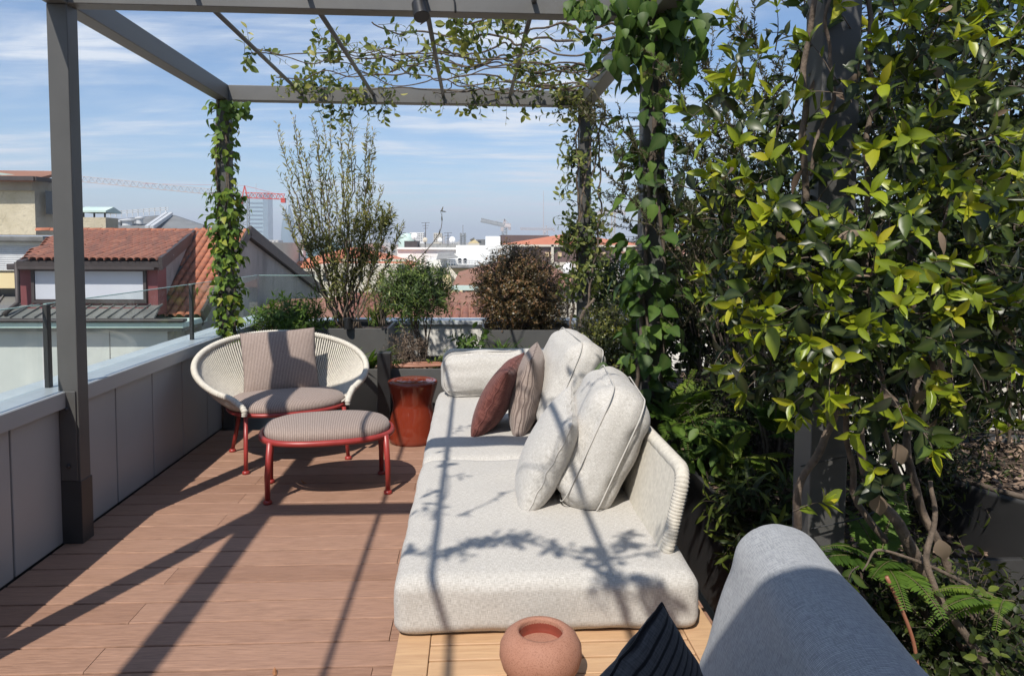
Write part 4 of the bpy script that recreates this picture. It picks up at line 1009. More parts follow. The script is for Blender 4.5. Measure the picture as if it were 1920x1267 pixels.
mb = MB(); q0 = at(31, 492, Yd-0.25); mb.tube([q0, (q0[0]+0.02, q0[1]-0.02, at(31, 565, Yd)[2]), (q0[0]-0.18, 17.2, at(31, 590, 17.2)[2])], 0.055, 10); obj('downpipe', mb, 'dark_trim', dh, smooth=True)
# chimney behind the ridge
cx0, cx1 = at(158, 410, 23.2)[0], at(204, 410, 23.2)[0]
chy = obj('chimney', MB().box(cx0, cx1, 23.0, 23.8, zr-1.0, at(180, 408, 23.2)[2]), 'stucco', dh)
cz = at(180, 399, 23.2)[2]
mb = MB(); mb.prism([(cx0-0.06, 22.9, cz), (cx1+0.06, 22.9, cz), (cx1+0.06, 23.9, cz), (cx0-0.06, 23.9, cz)], (0, 0, 0.05)); mb.prism([(cx0-0.06, 22.9, cz+0.051), (cx0-0.06, 23.4, cz+0.19), (cx0-0.06, 23.9, cz+0.051)], (cx1-cx0+0.12, 0, 0)); obj('chimney_cap', mb, 'verdigris', chy)
for x in (cx0+0.05, (cx0+cx1)/2, cx1-0.05): obj('cap_leg', MB().box(x-0.02, x+0.02, 23.05, 23.09, at(180, 408, 23.2)[2], cz), 'dark_trim', chy)
# --- stucco tower on the left
tw = thing('stucco_tower', 'weathered yellowish stucco attic block with a barred window at the left edge', 'building', (0, 0, 0))
Yt = 26.0; xa, xb, xc = at(-160, 400, Yt)[0], at(66, 400, Yt)[0], at(104, 400, Yt+1.2)[0]
zt = at(40, 338, Yt)[2]; zlow = at(40, 440, Yt)[2]
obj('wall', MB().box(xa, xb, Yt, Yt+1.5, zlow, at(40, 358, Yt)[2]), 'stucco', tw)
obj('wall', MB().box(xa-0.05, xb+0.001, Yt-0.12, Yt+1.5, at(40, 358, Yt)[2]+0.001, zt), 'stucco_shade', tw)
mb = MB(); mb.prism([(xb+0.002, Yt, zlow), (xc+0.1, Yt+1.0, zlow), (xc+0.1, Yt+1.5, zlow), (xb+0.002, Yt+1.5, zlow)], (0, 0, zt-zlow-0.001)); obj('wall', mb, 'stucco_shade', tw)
wa, wb = at(88, 358, Yt+0.35), at(101, 402, Yt+0.6)
mb = MB(); mb.prism([(wa[0], wa[1]+0.15, wb[2]), (wb[0]+0.2, wb[1]+0.3, wb[2]), (wb[0]+0.2, wb[1]+0.3, wa[2]), (wa[0], wa[1]+0.15, wa[2])], (0, -0.25, 0)); obj('window', mb, 'window_dark', tw)
mb = MB(); quad(mb, [(xa-0.3, Yt-0.5, zt+0.001), (xb+0.25, Yt-0.5, zt+0.001), (xc+0.1, Yt+1.8, zt+0.5), (xa-0.3, Yt+1.8, zt+0.5)], 0.10); obj('roof', mb, 'far_roof', tw)
mb = MB(); mb.bar((xa, Yt-0.55, zt+0.02), (xb+0.3, Yt-0.5, zt+0.02), 0.12, 0.14); mb.bar((xb+0.3, Yt-0.5, zt+0.02), (xc+0.5, Yt+0.9, zt+0.02), 0.12, 0.14); obj('gutter', mb, 'dark_trim', tw)
mb = MB(); mb.bar(at(-60, 318, Yt), at(100, 340, Yt+1.2), 0.12, 0.08); obj('ridge_cap', mb, 'verdigris', tw)
# lower annex with shutter
an = thing('shuttered_annex', 'low annex with a ribbed metal shutter and cream wall at the left edge', 'building', (0, 0, 0))
Ya = 22.5
def ab(px0, px1, py0, py1, y, d=0.3): a = at(px0, py1, y); b = at(px1, py0, y); return MB().box(a[0], b[0], y, y+d, a[2], b[2])
obj('cornice', ab(-160, 92, 443, 452, Ya-0.25, 1.0), 'zinc', an, bevel=0.03)
obj('lintel', ab(-160, 90, 452, 459, Ya, 0.9), 'white_wall', an)
sh_ = obj('shutter', ab(-160, 88, 459, 508, Ya+0.1, 0.3), 'steel_light', an)
for k in range(12):
    y0_ = 460+k*4.0; obj('shutter_slat', ab(-160, 80, y0_, y0_+3.0, Ya+0.05, 0.06), 'steel_light', sh_, bevel=0.02)
obj('wall', ab(-160, 40, 512, 540, Ya, 0.6), 'facade_yellow', an)
obj('wall', ab(-160, 95, 508, 700, Ya+0.62, 6.0), 'facade_cream', an)
obj('dark_opening', ab(-160, 36, 541, 556, Ya+0.3, 0.3), 'window_dark', an)
mb = MB(); quad(mb, [at(-160, 597, 17.6), at(30, 597, 17.6), at(48, 556, Ya), at(-160, 556, Ya)], 0.1); obj('metal_roof', mb, 'zinc', an)
for k in range(8):
    x = at(30, 597, 17.6)[0]-0.1-k*0.55; a = at(30, 597, 17.6); b = at(48, 556, Ya); obj('standing_seam', MB().bar((x, a[1], a[2]+0.02), (x+(b[0]-a[0]), b[1], b[2]+0.02), 0.03, 0.05), 'zinc', an)
# --- grey hall roof behind
hl = thing('grey_roofed_hall', 'large hall with a sloping grey metal roof, walkway railing and vents', 'building', (0, 0, 0))
Yh = 46.0
hp = [at(130, 442, Yh), at(430, 442, Yh), at(318, 402, Yh+9), at(205, 412, Yh+9)]
mb = MB(); quad(mb, hp, 0.2); obj('roof', mb, 'slate_roof', hl)
hp2 = [at(318, 402, Yh+9), at(430, 442, Yh), at(470, 450, Yh+14), at(330, 404, Yh+16)]
mb = MB(); quad(mb, hp2, 0.2); obj('roof', mb, 'slate_roof', hl)
obj('walls', MB().box(hp[0][0], hp[1][0], Yh+0.5, Yh+20, GZ, hp[0][2]-0.3), 'facade_cream', hl)
for dx in (0, 9): mb = MB(); mb.bar(at(275+dx, 427, Yh+1), at(312+dx, 401, Yh+8.6), 0.22, 0.25); obj('roof_rib', mb, 'steel_light', hl)
for k in range(11):
    px = 207+k*10.4; yb_ = 408-(k*0.6); yt_ = 397-k*0.9
    obj('railing_post', MB().bar(at(px, yb_, Yh+8.5), at(px, yt_, Yh+8.5), 0.05), 'steel_light', hl)
for o_ in (0, 4): obj('railing', MB().bar(at(203, 397.5+o_, Yh+8.5), at(316, 389+o_, Yh+8.5), 0.05), 'steel_light', hl)
for px, py, w in ((240, 418, 10), (221, 421, 8), (262, 414, 6)): mb = MB(); a = at(px, py, Yh+4); mb.lathe([(w*0.035, -0.2), (w*0.035, 0.12), (w*0.05, 0.14), (w*0.05, 0.22), (0.01, 0.3)], 16, tuple(a)); obj('roof_vent', mb, 'steel_light', hl)
obj('skylight', MB().box(*[at(309, 432, Yh)[0], at(326, 432, Yh)[0], Yh-0.3, Yh+1.2, at(310, 434, Yh)[2], at(310, 429, Yh)[2]]), 'white_paint', hl)
obj('flue', MB().tube([at(385, 434, Yh), at(385, 422, Yh)], 0.13, 10), 'dark_trim', hl)

# --- cranes
def lattice(mb, p, q, w, n, r):
    p = np.array(p, float); q = np.array(q, float); d = unit(q-p); up = np.array([0, 0, 1.0]); a = np.cross(d, up)
    if np.linalg.norm(a) < 0.1: a = np.array([1.0, 0, 0]); up = np.array([0, 1.0, 0])
    a = unit(a); up = np.cross(a, d)
    rails = [lambda t, s=s: p+(q-p)*t+s for s in (-a*w/2, a*w/2, up*w)] if abs(d[2]) < 0.7 else [lambda t, s=s: p+(q-p)*t+s for s in ((-a-up)*w/2, (a-up)*w/2, (a+up)*w/2, (-a+up)*w/2)]
    for rl in rails: mb.bar(rl(0), rl(1), r)
    m = len(rails)
    for i in range(n):
        for k in range(m):
            mb.bar(rails[k](i/n), rails[(k+1) % m]((i+0.5)/n), r*0.6); mb.bar(rails[(k+1) % m]((i+0.5)/n), rails[k]((i+1)/n), r*0.6)
def crane(label, Y, base, top, jib_end, cj_end, w, r, mcol, jcol, ccol, n=22):
    t = thing('tower_crane', label, 'crane', (0, 0, 0)); tp = at(*top, Y)
    mb = MB(); lattice(mb, (tp[0], tp[1], GZ), tp, w, n, r); obj('mast', mb, mcol, t)
    mb = MB(); lattice(mb, tp, at(*jib_end, Y), w*0.8, n+6, r*0.8); obj('jib', mb, jcol, t)
    mb = MB(); lattice(mb, tp, at(*cj_end, Y), w*0.8, 6, r); obj('counter_jib', mb, ccol, t)
    ap = tp+np.array((0, 0, w*1.8)); mb = MB(); mb.bar(tp+np.array((-w*.4, 0, 0)), ap, r*1.5); mb.bar(tp+np.array((w*.4, 0, 0)), ap, r*1.5); mb.bar(ap, at(*cj_end, Y)+np.array((0, 0, w*.5)), r*0.5); mb.bar(ap, (tp+(at(*jib_end, Y)-tp)*0.5)+np.array((0, 0, w*.6)), r*0.3); obj('mast_head', mb, ccol, t)
    c = at(*cj_end, Y); d = unit(tp-c); obj('counterweight', MB().box(c[0]-w*.5, c[0]+w*.1, Y-w*.4, Y+w*.4, c[2]-w*0.5, c[2]+w*.2), ccol, t)
    obj('cab', MB().box(tp[0]-w*.9, tp[0]-w*.2, Y-w*.6, Y, tp[2]-w*.9, tp[2]), ccol, t)
    return t
cr = crane('long-armed tower crane with red counter jib behind the leafy left post', 150, (455, 446), (459, 371), (72, 333), (534, 374), 1.35, 0.12, 'crane_grey', 'crane_white', 'crane_red', 24)
crane('grey tower crane standing far off above the round bush', 520, (944, 445), (946, 426), (901, 416), (957, 427), 3.2, 0.6, 'crane_grey', 'crane_grey', 'crane_white', 14)
crane('red and white crane far off behind the right vine post', 420, (1160, 440), (1150, 400), (1098, 404), (1172, 400), 2.0, 0.24, 'crane_white', 'crane_white', 'crane_white', 14)
crane('thin pale red crane low on the skyline beside the tall mast', 800, (1022, 440), (1024, 432), (975, 431), (1040, 432), 3.0, 0.4, 'crane_white', 'crane_white', 'crane_white', 12)
o = obj('radio_mast', MB().tube([at(1019, 445, 900), at(1019, 358, 900)], [0.7, 0.3], 6), 'crane_white'); tag(o, 'very thin red radio mast on the horizon', 'mast')
# --- glass towers
gt = thing('glass_skyscraper', 'pale blue-green glass skyscraper with flat top and side blades', 'skyscraper', (0, 0, 0))
Yg = 1350.0
b = wallbox(465, 493, 372, Yg, 30)
obj('tower_body', MB().box(*b), 'far_glass', gt)
b2 = wallbox(493.2, 502, 361, Yg, 32); obj('side_blade', MB().box(*b2), 'far_glass_dark', gt)
b3 = wallbox(461, 464.8, 366, Yg, 28); obj('side_blade', MB().box(*b3), 'far_glass_dark', gt)
for k in range(9): a = at(466, 379+k*7.6, Yg-1); c_ = at(492, 381.0+k*7.6, Yg-1); obj('floor_band', MB().box(a[0], c_[0], Yg-1.5, Yg-0.2, c_[2], a[2]), 'far_glass_dark', gt)
obj('crown', MB().box(*wallbox(467, 486, 363, Yg+3, 20, at(470, 372, Yg)[2]+0.2)), 'far_glass', gt)
obj('antenna', MB().tube([at(480, 363, Yg+10), at(480, 344, Yg+10)], 0.7, 6), 'steel_light', gt)
pt2 = thing('pointed_tower', 'curved pointed blue glass tower beside the flat skyscraper', 'skyscraper', (0, 0, 0))
base = at(541, 445, 1300); top = at(536, 384, 1300)
prof = [(13.5, GZ), (13.0, base[2]), (11.5, base[2]+20), (8.5, base[2]+36), (4.5, base[2]+50), (1.5, top[2])]
mb = MB(); mb.lathe(prof, 20, (base[0], 1300, 0)); obj('tower_body', mb, 'far_glass_dark', pt2, smooth=True)
obj('spire', MB().tube([(base[0], 1300, top[2]), (base[0], 1300, top[2]+10)], [1.3, 0.4], 6), 'facade_cream', pt2)
# --- generic block with windows
def block(name, label, cat, px0, px1, pyt, Y, depth, mat, wins=(), roof=None, wmat='window_dark', z0=GZ):
    t = thing(name, label, cat, (0, 0, 0)); b = wallbox(px0, px1, pyt, Y, depth, z0); obj('wall', MB().box(*b), mat, t)
    for (wx, wy, ww, wh) in wins:
        a = at(wx, wy+wh, Y-0.03); c_ = at(wx+ww, wy, Y-0.03)
        w = obj('window', MB().box(a[0], c_[0], Y-0.07, Y-0.005, a[2], c_[2]), wmat, t)
    if roof:
        ptop, over, m_ = roof
        x0, x1, y0, y1, _, z = b; zt_ = at((px0+px1)/2, ptop, Y+depth/2)[2]; ov = over
        r_ = MB(); L = min((x1-x0)/2, depth/2)*0.9; ym = (y0+y1)/2
        r_.add([(x0-ov, y0-ov, z), (x1+ov, y0-ov, z), (x1+ov, y1+ov, z), (x0-ov, y1+ov, z), (x0+L, ym, zt_), (x1-L, ym, zt_)], [(3, 2, 1, 0), (0, 1, 5, 4), (1, 2, 5), (2, 3, 4, 5), (3, 0, 4)])
        obj('roof', r_, m_, t)
        obj('eave', MB().box(x0-ov, x1+ov, y0-ov, y0-0.002, z-0.25, z-0.002), 'facade_cream', t)
    return t, b
wl1 = [(545+i*23, 512+j*24, 8, 12) for i in range(10) for j in range(3)]
t, b = block('orange_roofed_house', 'long pale house with a bright orange tiled roof behind the tall shrub', 'house', 512, 775, 503, 62, 14, 'facade_cream', wl1, (464, 0.5, 'far_roof_orange'))
obj('chimney', MB().box(*wallbox(562, 568, 470, 64, 1.2, 0)), 'facade_white', t)
obj('terrace_slab', MB().box(*wallbox(640, 760, 486, 61.0, 1.0, at(700, 490, 61)[2])), 'facade_cream', t)
block('cream_courtyard_house', 'cream courtyard facade low between the tall shrub and the bushy plant', 'house', 590, 745, 497, 47, 5, 'facade_cream', [(606, 512, 8, 14), (640, 512, 8, 14), (672, 512, 8, 14), (712, 512, 8, 14), (606, 545, 8, 14), (672, 545, 8, 14)])
block('dark_roof_block', 'dark low rooftop block with a roof garden left of the tall shrub', 'building', 505, 640, 455, 110, 20, 'far_glass_dark', [(530+i*14, 458, 9, 7) for i in range(7)])
# white stepped building with terrace
wb_ = thing('white_terrace_building', 'white stepped apartment building with roof terrace, awning and round windows', 'building', (0, 0, 0))
Yw = 72.0
obj('wall', MB().box(*wallbox(745, 858, 468, Yw, 14)), 'facade_white', wb_)
obj('wall', MB().box(*wallbox(855, 960, 460, Yw-2, 15)), 'facade_white', wb_)
obj('parapet', MB().box(*wallbox(744, 858, 464, Yw-0.3, 0.4, at(800, 468, Yw)[2]+0.01)), 'facade_white', wb_)
obj('wall', MB().box(*wallbox(800, 905, 486, Yw-8, 6)), 'facade_white', wb_)
obj('terrace_slab', MB().box(*wallbox(838, 905, 498, Yw-11, 8.9, at(860, 502, Yw-11)[2])), 'concrete', wb_)
obj('wall', MB().box(*wallbox(820, 910, 503, Yw-10, 8)), 'facade_yellow', wb_)
obj('wall', MB().box(*wallbox(700, 830, 500, Yw-10, 8)), 'facade_cream', wb_)
for px in (862, 872):
    a = at(px, 487, Yw-8.05); mb = MB(); mb.tube([a, a+np.array((0, 0.04, 0))], 0.16, 14); mb.box(a[0]-0.15, a[0]+0.15, a[1]-0.02, a[1]+0.04, a[2]-0.28, a[2]); obj('window', mb, 'window_dark', wb_)
mb = MB(); quad(mb, [at(818, 486, Yw-11), at(860, 482, Yw-11), at(848, 474, Yw-7.9), at(822, 474, Yw-7.9)], 0.06); obj('awning', mb, 'concrete', wb_)
for k in range(13): obj('railing_post', MB().bar(at(840+k*5, 498, Yw-11), at(840+k*5, 489, Yw-11), 0.04), 'steel_light', wb_)
for yy in (489, 493): obj('railing', MB().bar(at(838, yy, Yw-11), at(903, yy, Yw-11), 0.04), 'steel_light', wb_)
mb = MB(); mb.bar(at(838, 503, Yw-11), at(856, 524, Yw-12), 0.10, 0.16); mb.bar(at(843, 503, Yw-11), at(861, 524, Yw-12), 0.10, 0.16); obj('stairway', mb, 'facade_cream', wb_)
obj('roof_shed', MB().box(*wallbox(758, 782, 452, Yw+2, 4, at(770, 466, Yw)[2])), 'dark_trim', wb_)
obj('roof_box', MB().box(*wallbox(911, 938, 443, Yw+3, 3, at(920, 462, Yw)[2])), 'white_paint', wb_)
for k in range(9): p = at(790+k*8, 464, Yw+1); obj('roof_unit', MB().box(p[0], p[0]+0.35, Yw+1, Yw+1.5, p[2]-0.2, p[2]+random.uniform(0.1, 0.35)), 'concrete', wb_)
obj('roof_curb', MB().box(*wallbox(786, 858, 457, Yw+4, 1.0, at(800, 466, Yw)[2])), 'concrete', wb_)
# satellite dishes
for (px, py, r_, lab, m_) in ((848, 450, 0.31, 'largest white satellite dish, rightmost on the white building roof', 'white_paint'), (825, 450, 0.23, 'small white satellite dish in the middle of the roof row', 'white_paint'), (797, 450, 0.24, 'beige satellite dish left of the middle on the roof row', 'facade_cream'), (777, 443, 0.33, 'white satellite dish at the left end beside the green dome', 'white_paint')):
    d = thing('satellite_dish', lab, 'satellite dish', (0, 0, 0), 0, 'satellite dishes on the white building'); c = at(px, py, Yw+1)
    mb = MB(); mb.lathe([(0.001, 0.0), (r_*0.5, r_*0.06), (r_, r_*0.25), (r_, r_*0.25+0.03), (0.001, 0.03)], 20); mb.v = [(c[0]+v[0], c[1]-v[2]*1.0+0.1, c[2]+v[1]*1.1) for v in mb.v]; obj('reflector', mb, m_, d, smooth=True)
    obj('dish_mount', MB().bar((c[0], c[1]+0.15, c[2]-0.1), (c[0], c[1]+0.15, at(px, 464, Yw+1)[2]-0.1), 0.05), 'dark_trim', d)
    obj('feed_arm', MB().bar((c[0], c[1]+0.05, c[2]-r_*0.9), (c[0], c[1]-r_*0.9, c[2]-r_*0.1), 0.03), 'dark_trim', d)
for (px, py, lab) in ((798, 418, 'tall thin television antenna above the beige dish'), (840, 437, 'short television antenna beside the largest dish')):
    a = thing('roof_antenna', lab, 'antenna', (0, 0, 0), 0, 'television antennas on the skyline'); c = at(px, py, Yw+2); b0 = at(px, 464, Yw+2)
    obj('antenna_pole', MB().bar(b0, c, 0.06), 'dark_trim', a)
    for k in range(3): obj('antenna_element', MB().bar(c+np.array((-0.42+0.1*k, 0, -0.28*k)), c+np.array((0.42-0.1*k, 0, -0.28*k+0.03)), 0.035), 'dark_trim', a)
gd = tag(obj('copper_dome', MB().lathe([(1.9, -9), (1.9, 0), (1.75, 0.6), (1.3, 1.2), (0.7, 1.6), (0.05, 1.75)], 24, tuple(at(763, 452, 160))), 'verdigris', smooth=True), 'pale green copper dome poking up left of the dishes', 'dome')
block('distant_slab', 'pale gridded apartment slab on the skyline left of the tall antenna', 'building', 768, 795, 436, 420, 15, 'facade_white', [(769+i*3.4, 438+j*3.2, 2.2, 1.6) for i in range(8) for j in range(5)])
block('distant_slab', 'narrow grey apartment tower on the skyline between the dishes', 'building', 813, 828, 437, 430, 15, 'facade_cream', [(814+i*3.4, 439+j*3.2, 2.2, 1.6) for i in range(4) for j in range(5)])
mt = thing('telecom_mast', 'lattice telecom mast with aerials on the skyline', 'mast', (0, 0, 0)); mb = MB(); lattice(mb, at(868, 462, 300), at(868, 437, 300), 2.2, 7, 0.35); obj('lattice', mb, 'crane_grey', mt)
obj('aerial', MB().bar(at(868, 437, 300), at(868, 422, 300), 0.3), 'crane_grey', mt); obj('platform', MB().box(*wallbox(863, 874, 441, 299, 3, at(868, 444, 300)[2])), 'crane_grey', mt)
pd = thing('gabled_attic', 'small cream triangular attic gable right of the telecom mast', 'building', (0, 0, 0)); a, b_, c_ = at(878, 456, 110), at(899, 456, 110), at(888, 447, 110)
mb = MB(); mb.prism([a, b_, c_], (0, 8, 0)); obj('gable', mb, 'facade_yellow', pd); obj('wall', MB().box(a[0], b_[0], 110, 118, GZ, a[2]-0.01), 'facade_cream', pd)
obj('roof', MB().bar((a+c_)/2+np.array((-0.15, 4, 0.12)), c_+np.array((0.1, 4, 0.1)), 8.3, 0.15), 'slate_roof', pd)
block('slate_rooftop', 'dark slate rooftop between the attic gable and the round bush', 'building', 893, 915, 449, 130, 10, 'slate_roof', [(896, 451, 6, 4)])
# brown brick block with red hip roof
t, b = block('brown_block', 'dark purple-brown building with pale pilasters and a red hipped roof behind the bushes', 'building', 948, 1215, 459, 88, 18, 'facade_brown', [], (440, 0.4, 'far_roof_orange'))
for px in (1022, 1032, 1046, 1105, 1118, 1128, 1190):
    a = at(px, 481, 87.9); c_ = at(px+7, 473, 87.9); obj('window', MB().box(a[0], c_[0], 87.85, 87.99, a[2], c_[2]), 'window_amber', t)
for px in (1033, 1100, 1168): a = at(px, 492, 87.8); c_ = at(px+5, 458, 87.8); obj('pilaster', MB().box(a[0], c_[0], 87.6, 87.98, GZ, c_[2]), 'facade_cream', t)
obj('base_wall', MB().box(*wallbox(948, 1215, 492, 87, 0.8)), 'facade_cream', t)
block('flat_brown_roof', 'flat brown rooftop behind the round bush, left of the red hipped roof', 'building', 940, 1030, 441, 120, 10, 'facade_brown')
# nearer roofs below the end wall
nr_ = thing('near_tiled_roof', 'low red-brown tiled roof just beyond the end wall of the terrace', 'house', (0, 0, 0))
mb = MB(); quad(mb, [at(480, 606, 17), at(930, 606, 17), at(960, 545, 24), at(505, 562, 24)], 0.2); obj('roof', mb, 'far_roof', nr_)
nq = [at(480, 606, 17), at(930, 606, 17), at(960, 545, 24), at(505, 562, 24)]
def keep_near(p):
    x, y, _ = proj(np.array(p)); return (835 < x < 910 or 645 < x < 735) and 540 < y < 604
lay_tiles(nr_, tile_old, (nq[0][0], 17.0, nq[0][2]), (1, 0, 0), (0, 7.0, (nq[2][2]+nq[3][2])/2-nq[0][2]), 36, 19, 0.205, 0.385, keep_near)
mb = MB(); p = [at(480, 606, 17), at(930, 606, 17)]; obj('wall', MB().box(p[0][0]+0.3, p[1][0]-0.3, 17.4, 24, GZ, p[0][2]-0.3), 'facade_cream', nr_)
mb = MB(); p0_, p1_ = at(846, 541, 24.3), at(960, 541, 24.3); obj('copper_gutter', MB().box(p0_[0], p1_[0]+1, 24.2, 24.5, p0_[2]-0.05, p0_[2]+0.1), 'verdigris', nr_)
nr2 = thing('brown_hip_roof', 'brown tiled hip roof rising behind the near red roof, beside the round bush', 'house', (0, 0, 0))
a = at(845, 540, 25); b_ = at(1110, 540, 25); c_ = at(960, 484, 33); 
mb = MB(); mb.add([a, b_, b_+np.array((0, 16, 0)), a+np.array((0, 16, 0)), c_, c_+np.array((1.2, 0, 0))], [(3, 2, 1, 0), (0, 1, 5, 4), (1, 2, 5), (2, 3, 4, 5), (3, 0, 4)]); obj('roof', mb, 'far_roof', nr2)
obj('wall', MB().box(a[0]+0.4, b_[0]-0.4, 25.4, 40, GZ, a[2]-0.02), 'facade_cream', nr2)
sdish = thing('satellite_dish', 'white satellite dish low behind the far right post', 'satellite dish', (0, 0, 0)); c = at(1066, 505, 20)
mb = MB(); mb.lathe([(0.001, 0.0), (0.09, 0.01), (0.17, 0.04), (0.17, 0.05), (0.001, 0.02)], 20); mb.v = [(c[0]+v[0], c[1]-v[2], c[2]+v[1]*1.15) for v in mb.v]; obj('reflector', mb, 'white_paint', sdish, smooth=True); obj('dish_mount', MB().bar((c[0], c[1]+0.1, c[2]), (c[0], c[1]+0.1, c[2]-2), 0.05), 'dark_trim', sdish)
# houses to the right behind the plants
block('right_house', 'pale house half hidden behind the right-hand shrubs', 'house', 1215, 1500, 478, 60, 12, 'facade_pale', [(1240+i*40, 490, 10, 14) for i in range(6)], (455, 0.5, 'far_roof'))
block('right_house', 'cream house glimpsed through the glossy climber at the right edge', 'house', 1600, 1990, 512, 40, 10, 'facade_cream', [(1640+i*60, 520, 16, 26) for i in range(6)], (480, 0.5, 'far_roof'))
# far town as one mass
mb = MB()
for _ in range(900):
    Y = random.uniform(180, 2600)**1.0; X = random.uniform(-0.85, 0.95)*Y; 
    w = random.uniform(8, 26); d = random.uniform(8, 22); top = CAM_H+Y*random.uniform(-2, 14)/1360*(1.0 if random.random() < 0.9 else 1.7)-4
    if Y < 420: top = min(top, 0.5)
    mb.box(X, X+w, Y, Y+d, GZ, max(top, -16))
tag(obj('distant_town', mb, 'town_walls'), 'hazy mass of far rooftops along the horizon', 'buildings', kind='stuff')
mb = MB()
for _ in range(500):
    Y = random.uniform(120, 1500); X = random.uniform(-0.85, 0.95)*Y; w = random.uniform(9, 22); d = random.uniform(9, 16); z = random.uniform(-16, -5) if Y < 300 else random.uniform(-14, 0)
    mb.add([(X, Y, z), (X+w, Y, z), (X+w, Y+d, z), (X, Y+d, z), (X+w*.25, Y+d/2, z+2.5), (X+w*.75, Y+d/2, z+2.5)], [(0, 1, 5, 4), (1, 2, 5), (2, 3, 4, 5), (3, 0, 4)]); mb.box(X+0.4, X+w-0.4, Y+0.4, Y+d-0.4, GZ, z-0.05)
tag(obj('distant_roofs', mb, 'far_roof'), 'far scatter of red tiled roofs across the town', 'roofs', kind='stuff')
# the air
hz = tag(obj('haze', MB().box(-4600, 4600, -310, 6100, GZ-1, 150), None), kind='stuff')
hm = bpy.data.materials.new('haze'); hm.use_nodes = True; nt = hm.node_tree; nt.nodes.clear()
pv = nt.nodes.new('ShaderNodeVolumePrincipled'); pv.inputs['Color'].default_value = (0.80, 0.88, 1.0, 1); pv.inputs['Density'].default_value = 0.00055; pv.inputs['Anisotropy'].default_value = 0.0
mo = nt.nodes.new('ShaderNodeOutputMaterial'); nt.links.new(pv.outputs[0], mo.inputs['Volume']); hz.data.materials.append(hm)
# ------------------------------------------------------------------ plants
V3 = lambda *a: np.array(a, float)
TOCAM = lambda p: unit(CPOS-np.asarray(p))
def plant(name, label, cat='shrub', group=None): return thing(name, label, cat, (0, 0, 0), 0, group)
def stems(parent, paths, mat='bark', name='stem', n=8, wob=0.01):
    for pts, r0, r1 in paths:
        c = catmull(pts, 6); k = len(c)
        c = c+np.array([[noise.noise(Vector(q*9))*wob, noise.noise(Vector(q*9+np.array((5, 1, 2))))*wob, 0] for q in c])
        rr = np.linspace(r0, r1, k)*(1+0.12*np.array([noise.noise(Vector(q*23)) for q in c]))
        obj(name, MB().tube(c, rr, n), mat, parent, smooth=True)
def twig_obj(tw, parent, mat='twig', name='twigs'):
    if tw.f: tag(obj(name, tw, mat, parent, smooth=True), kind='stuff')

def clothed_post(parent, LV, cx, cy, half, zlist, L, tw, out=0.05, faces=('front', 'left', 'right'), hang=0.8, cols=(0.2, 0.8), stalk=0.05):
    "leaves clinging round a square post; zlist gives (z, density radius)"
    for z, spread in zlist:
        a = RNG.uniform(-math.pi, math.pi)
        d = V3(math.cos(a), math.sin(a), 0)
        p = V3(cx, cy, z)+d*(half*1.15+abs(RNG.normal())*spread)
        dr = unit(d*RNG.uniform(0.2, 0.9)+V3(0, 0, -hang)+rv(0.75)); nm = unit(d*0.9+V3(0, 0, 0.55)+rv(0.5))
        LV.add(p, dr, nm, L*RNG.uniform(0.55, 1.2), RNG.uniform(0.85, 1.15), RNG.uniform(*cols))
        if tw is not None: tw.seg([V3(cx, cy, z)+d*half, p], 0.0016, 0.001)
def zs(ranges):
    out = []
    for z0, z1, n, sp in ranges: out += [(RNG.uniform(z0, z1), sp) for _ in range(n)]
    return out

# ivy on the far left post
iv = plant('ivy_climber', 'bright green ivy wrapping the far left pergola post', 'climber'); LV = Leaves('ivy', 'leaf_ivy'); tw = Twigs()
cx, cy = PL+0.012, 5.45
clothed_post(iv, LV, cx, cy-0.01, 0.045, zs([(2.0, 2.40, 130, 0.03), (1.72, 2.05, 70, 0.03), (1.55, 1.75, 150, 0.05), (1.25, 1.55, 210, 0.036), (0.95, 1.3, 190, 0.042), (0.62, 1.0, 200, 0.026)]), 0.058, tw, cols=(0.15, 0.95))
for _ in range(70):
    p = V3(cx+RNG.uniform(0.02, 0.20), cy-0.06+RNG.normal()*0.03, RNG.uniform(2.28, 2.40)); LV.add(p, unit(V3(0, 0, -1)+rv(0.5)), unit(TOCAM(p)+rv(0.4)), RNG.uniform(0.03, 0.06), 1, RNG.uniform(0, 0.5))
LV.build(iv, parts=300, minpx=10); twig_obj(tw, iv)
stems(iv, [([V3(cx-0.055, cy-0.02, 0.0), V3(cx-0.05, cy-0.045, 0.8), V3(cx-0.048, cy-0.05, 1.5), V3(cx-0.045, cy-0.05, 2.1), V3(cx-0.02, cy-0.04, 2.45)], 0.009, 0.006), ([V3(cx+0.05, cy-0.03, 0.0), V3(cx+0.055, cy-0.03, 0.9), V3(cx+0.04, cy-0.055, 1.7), V3(cx+0.03, cy-0.05, 2.45)], 0.008, 0.005), ([V3(cx+0.0, cy-0.055, 0.3), V3(cx-0.03, cy-0.055, 1.2), V3(cx+0.03, cy-0.055, 1.9), V3(cx+0.0, cy-0.05, 2.5)], 0.006, 0.004)], 'twig', wob=0.02)

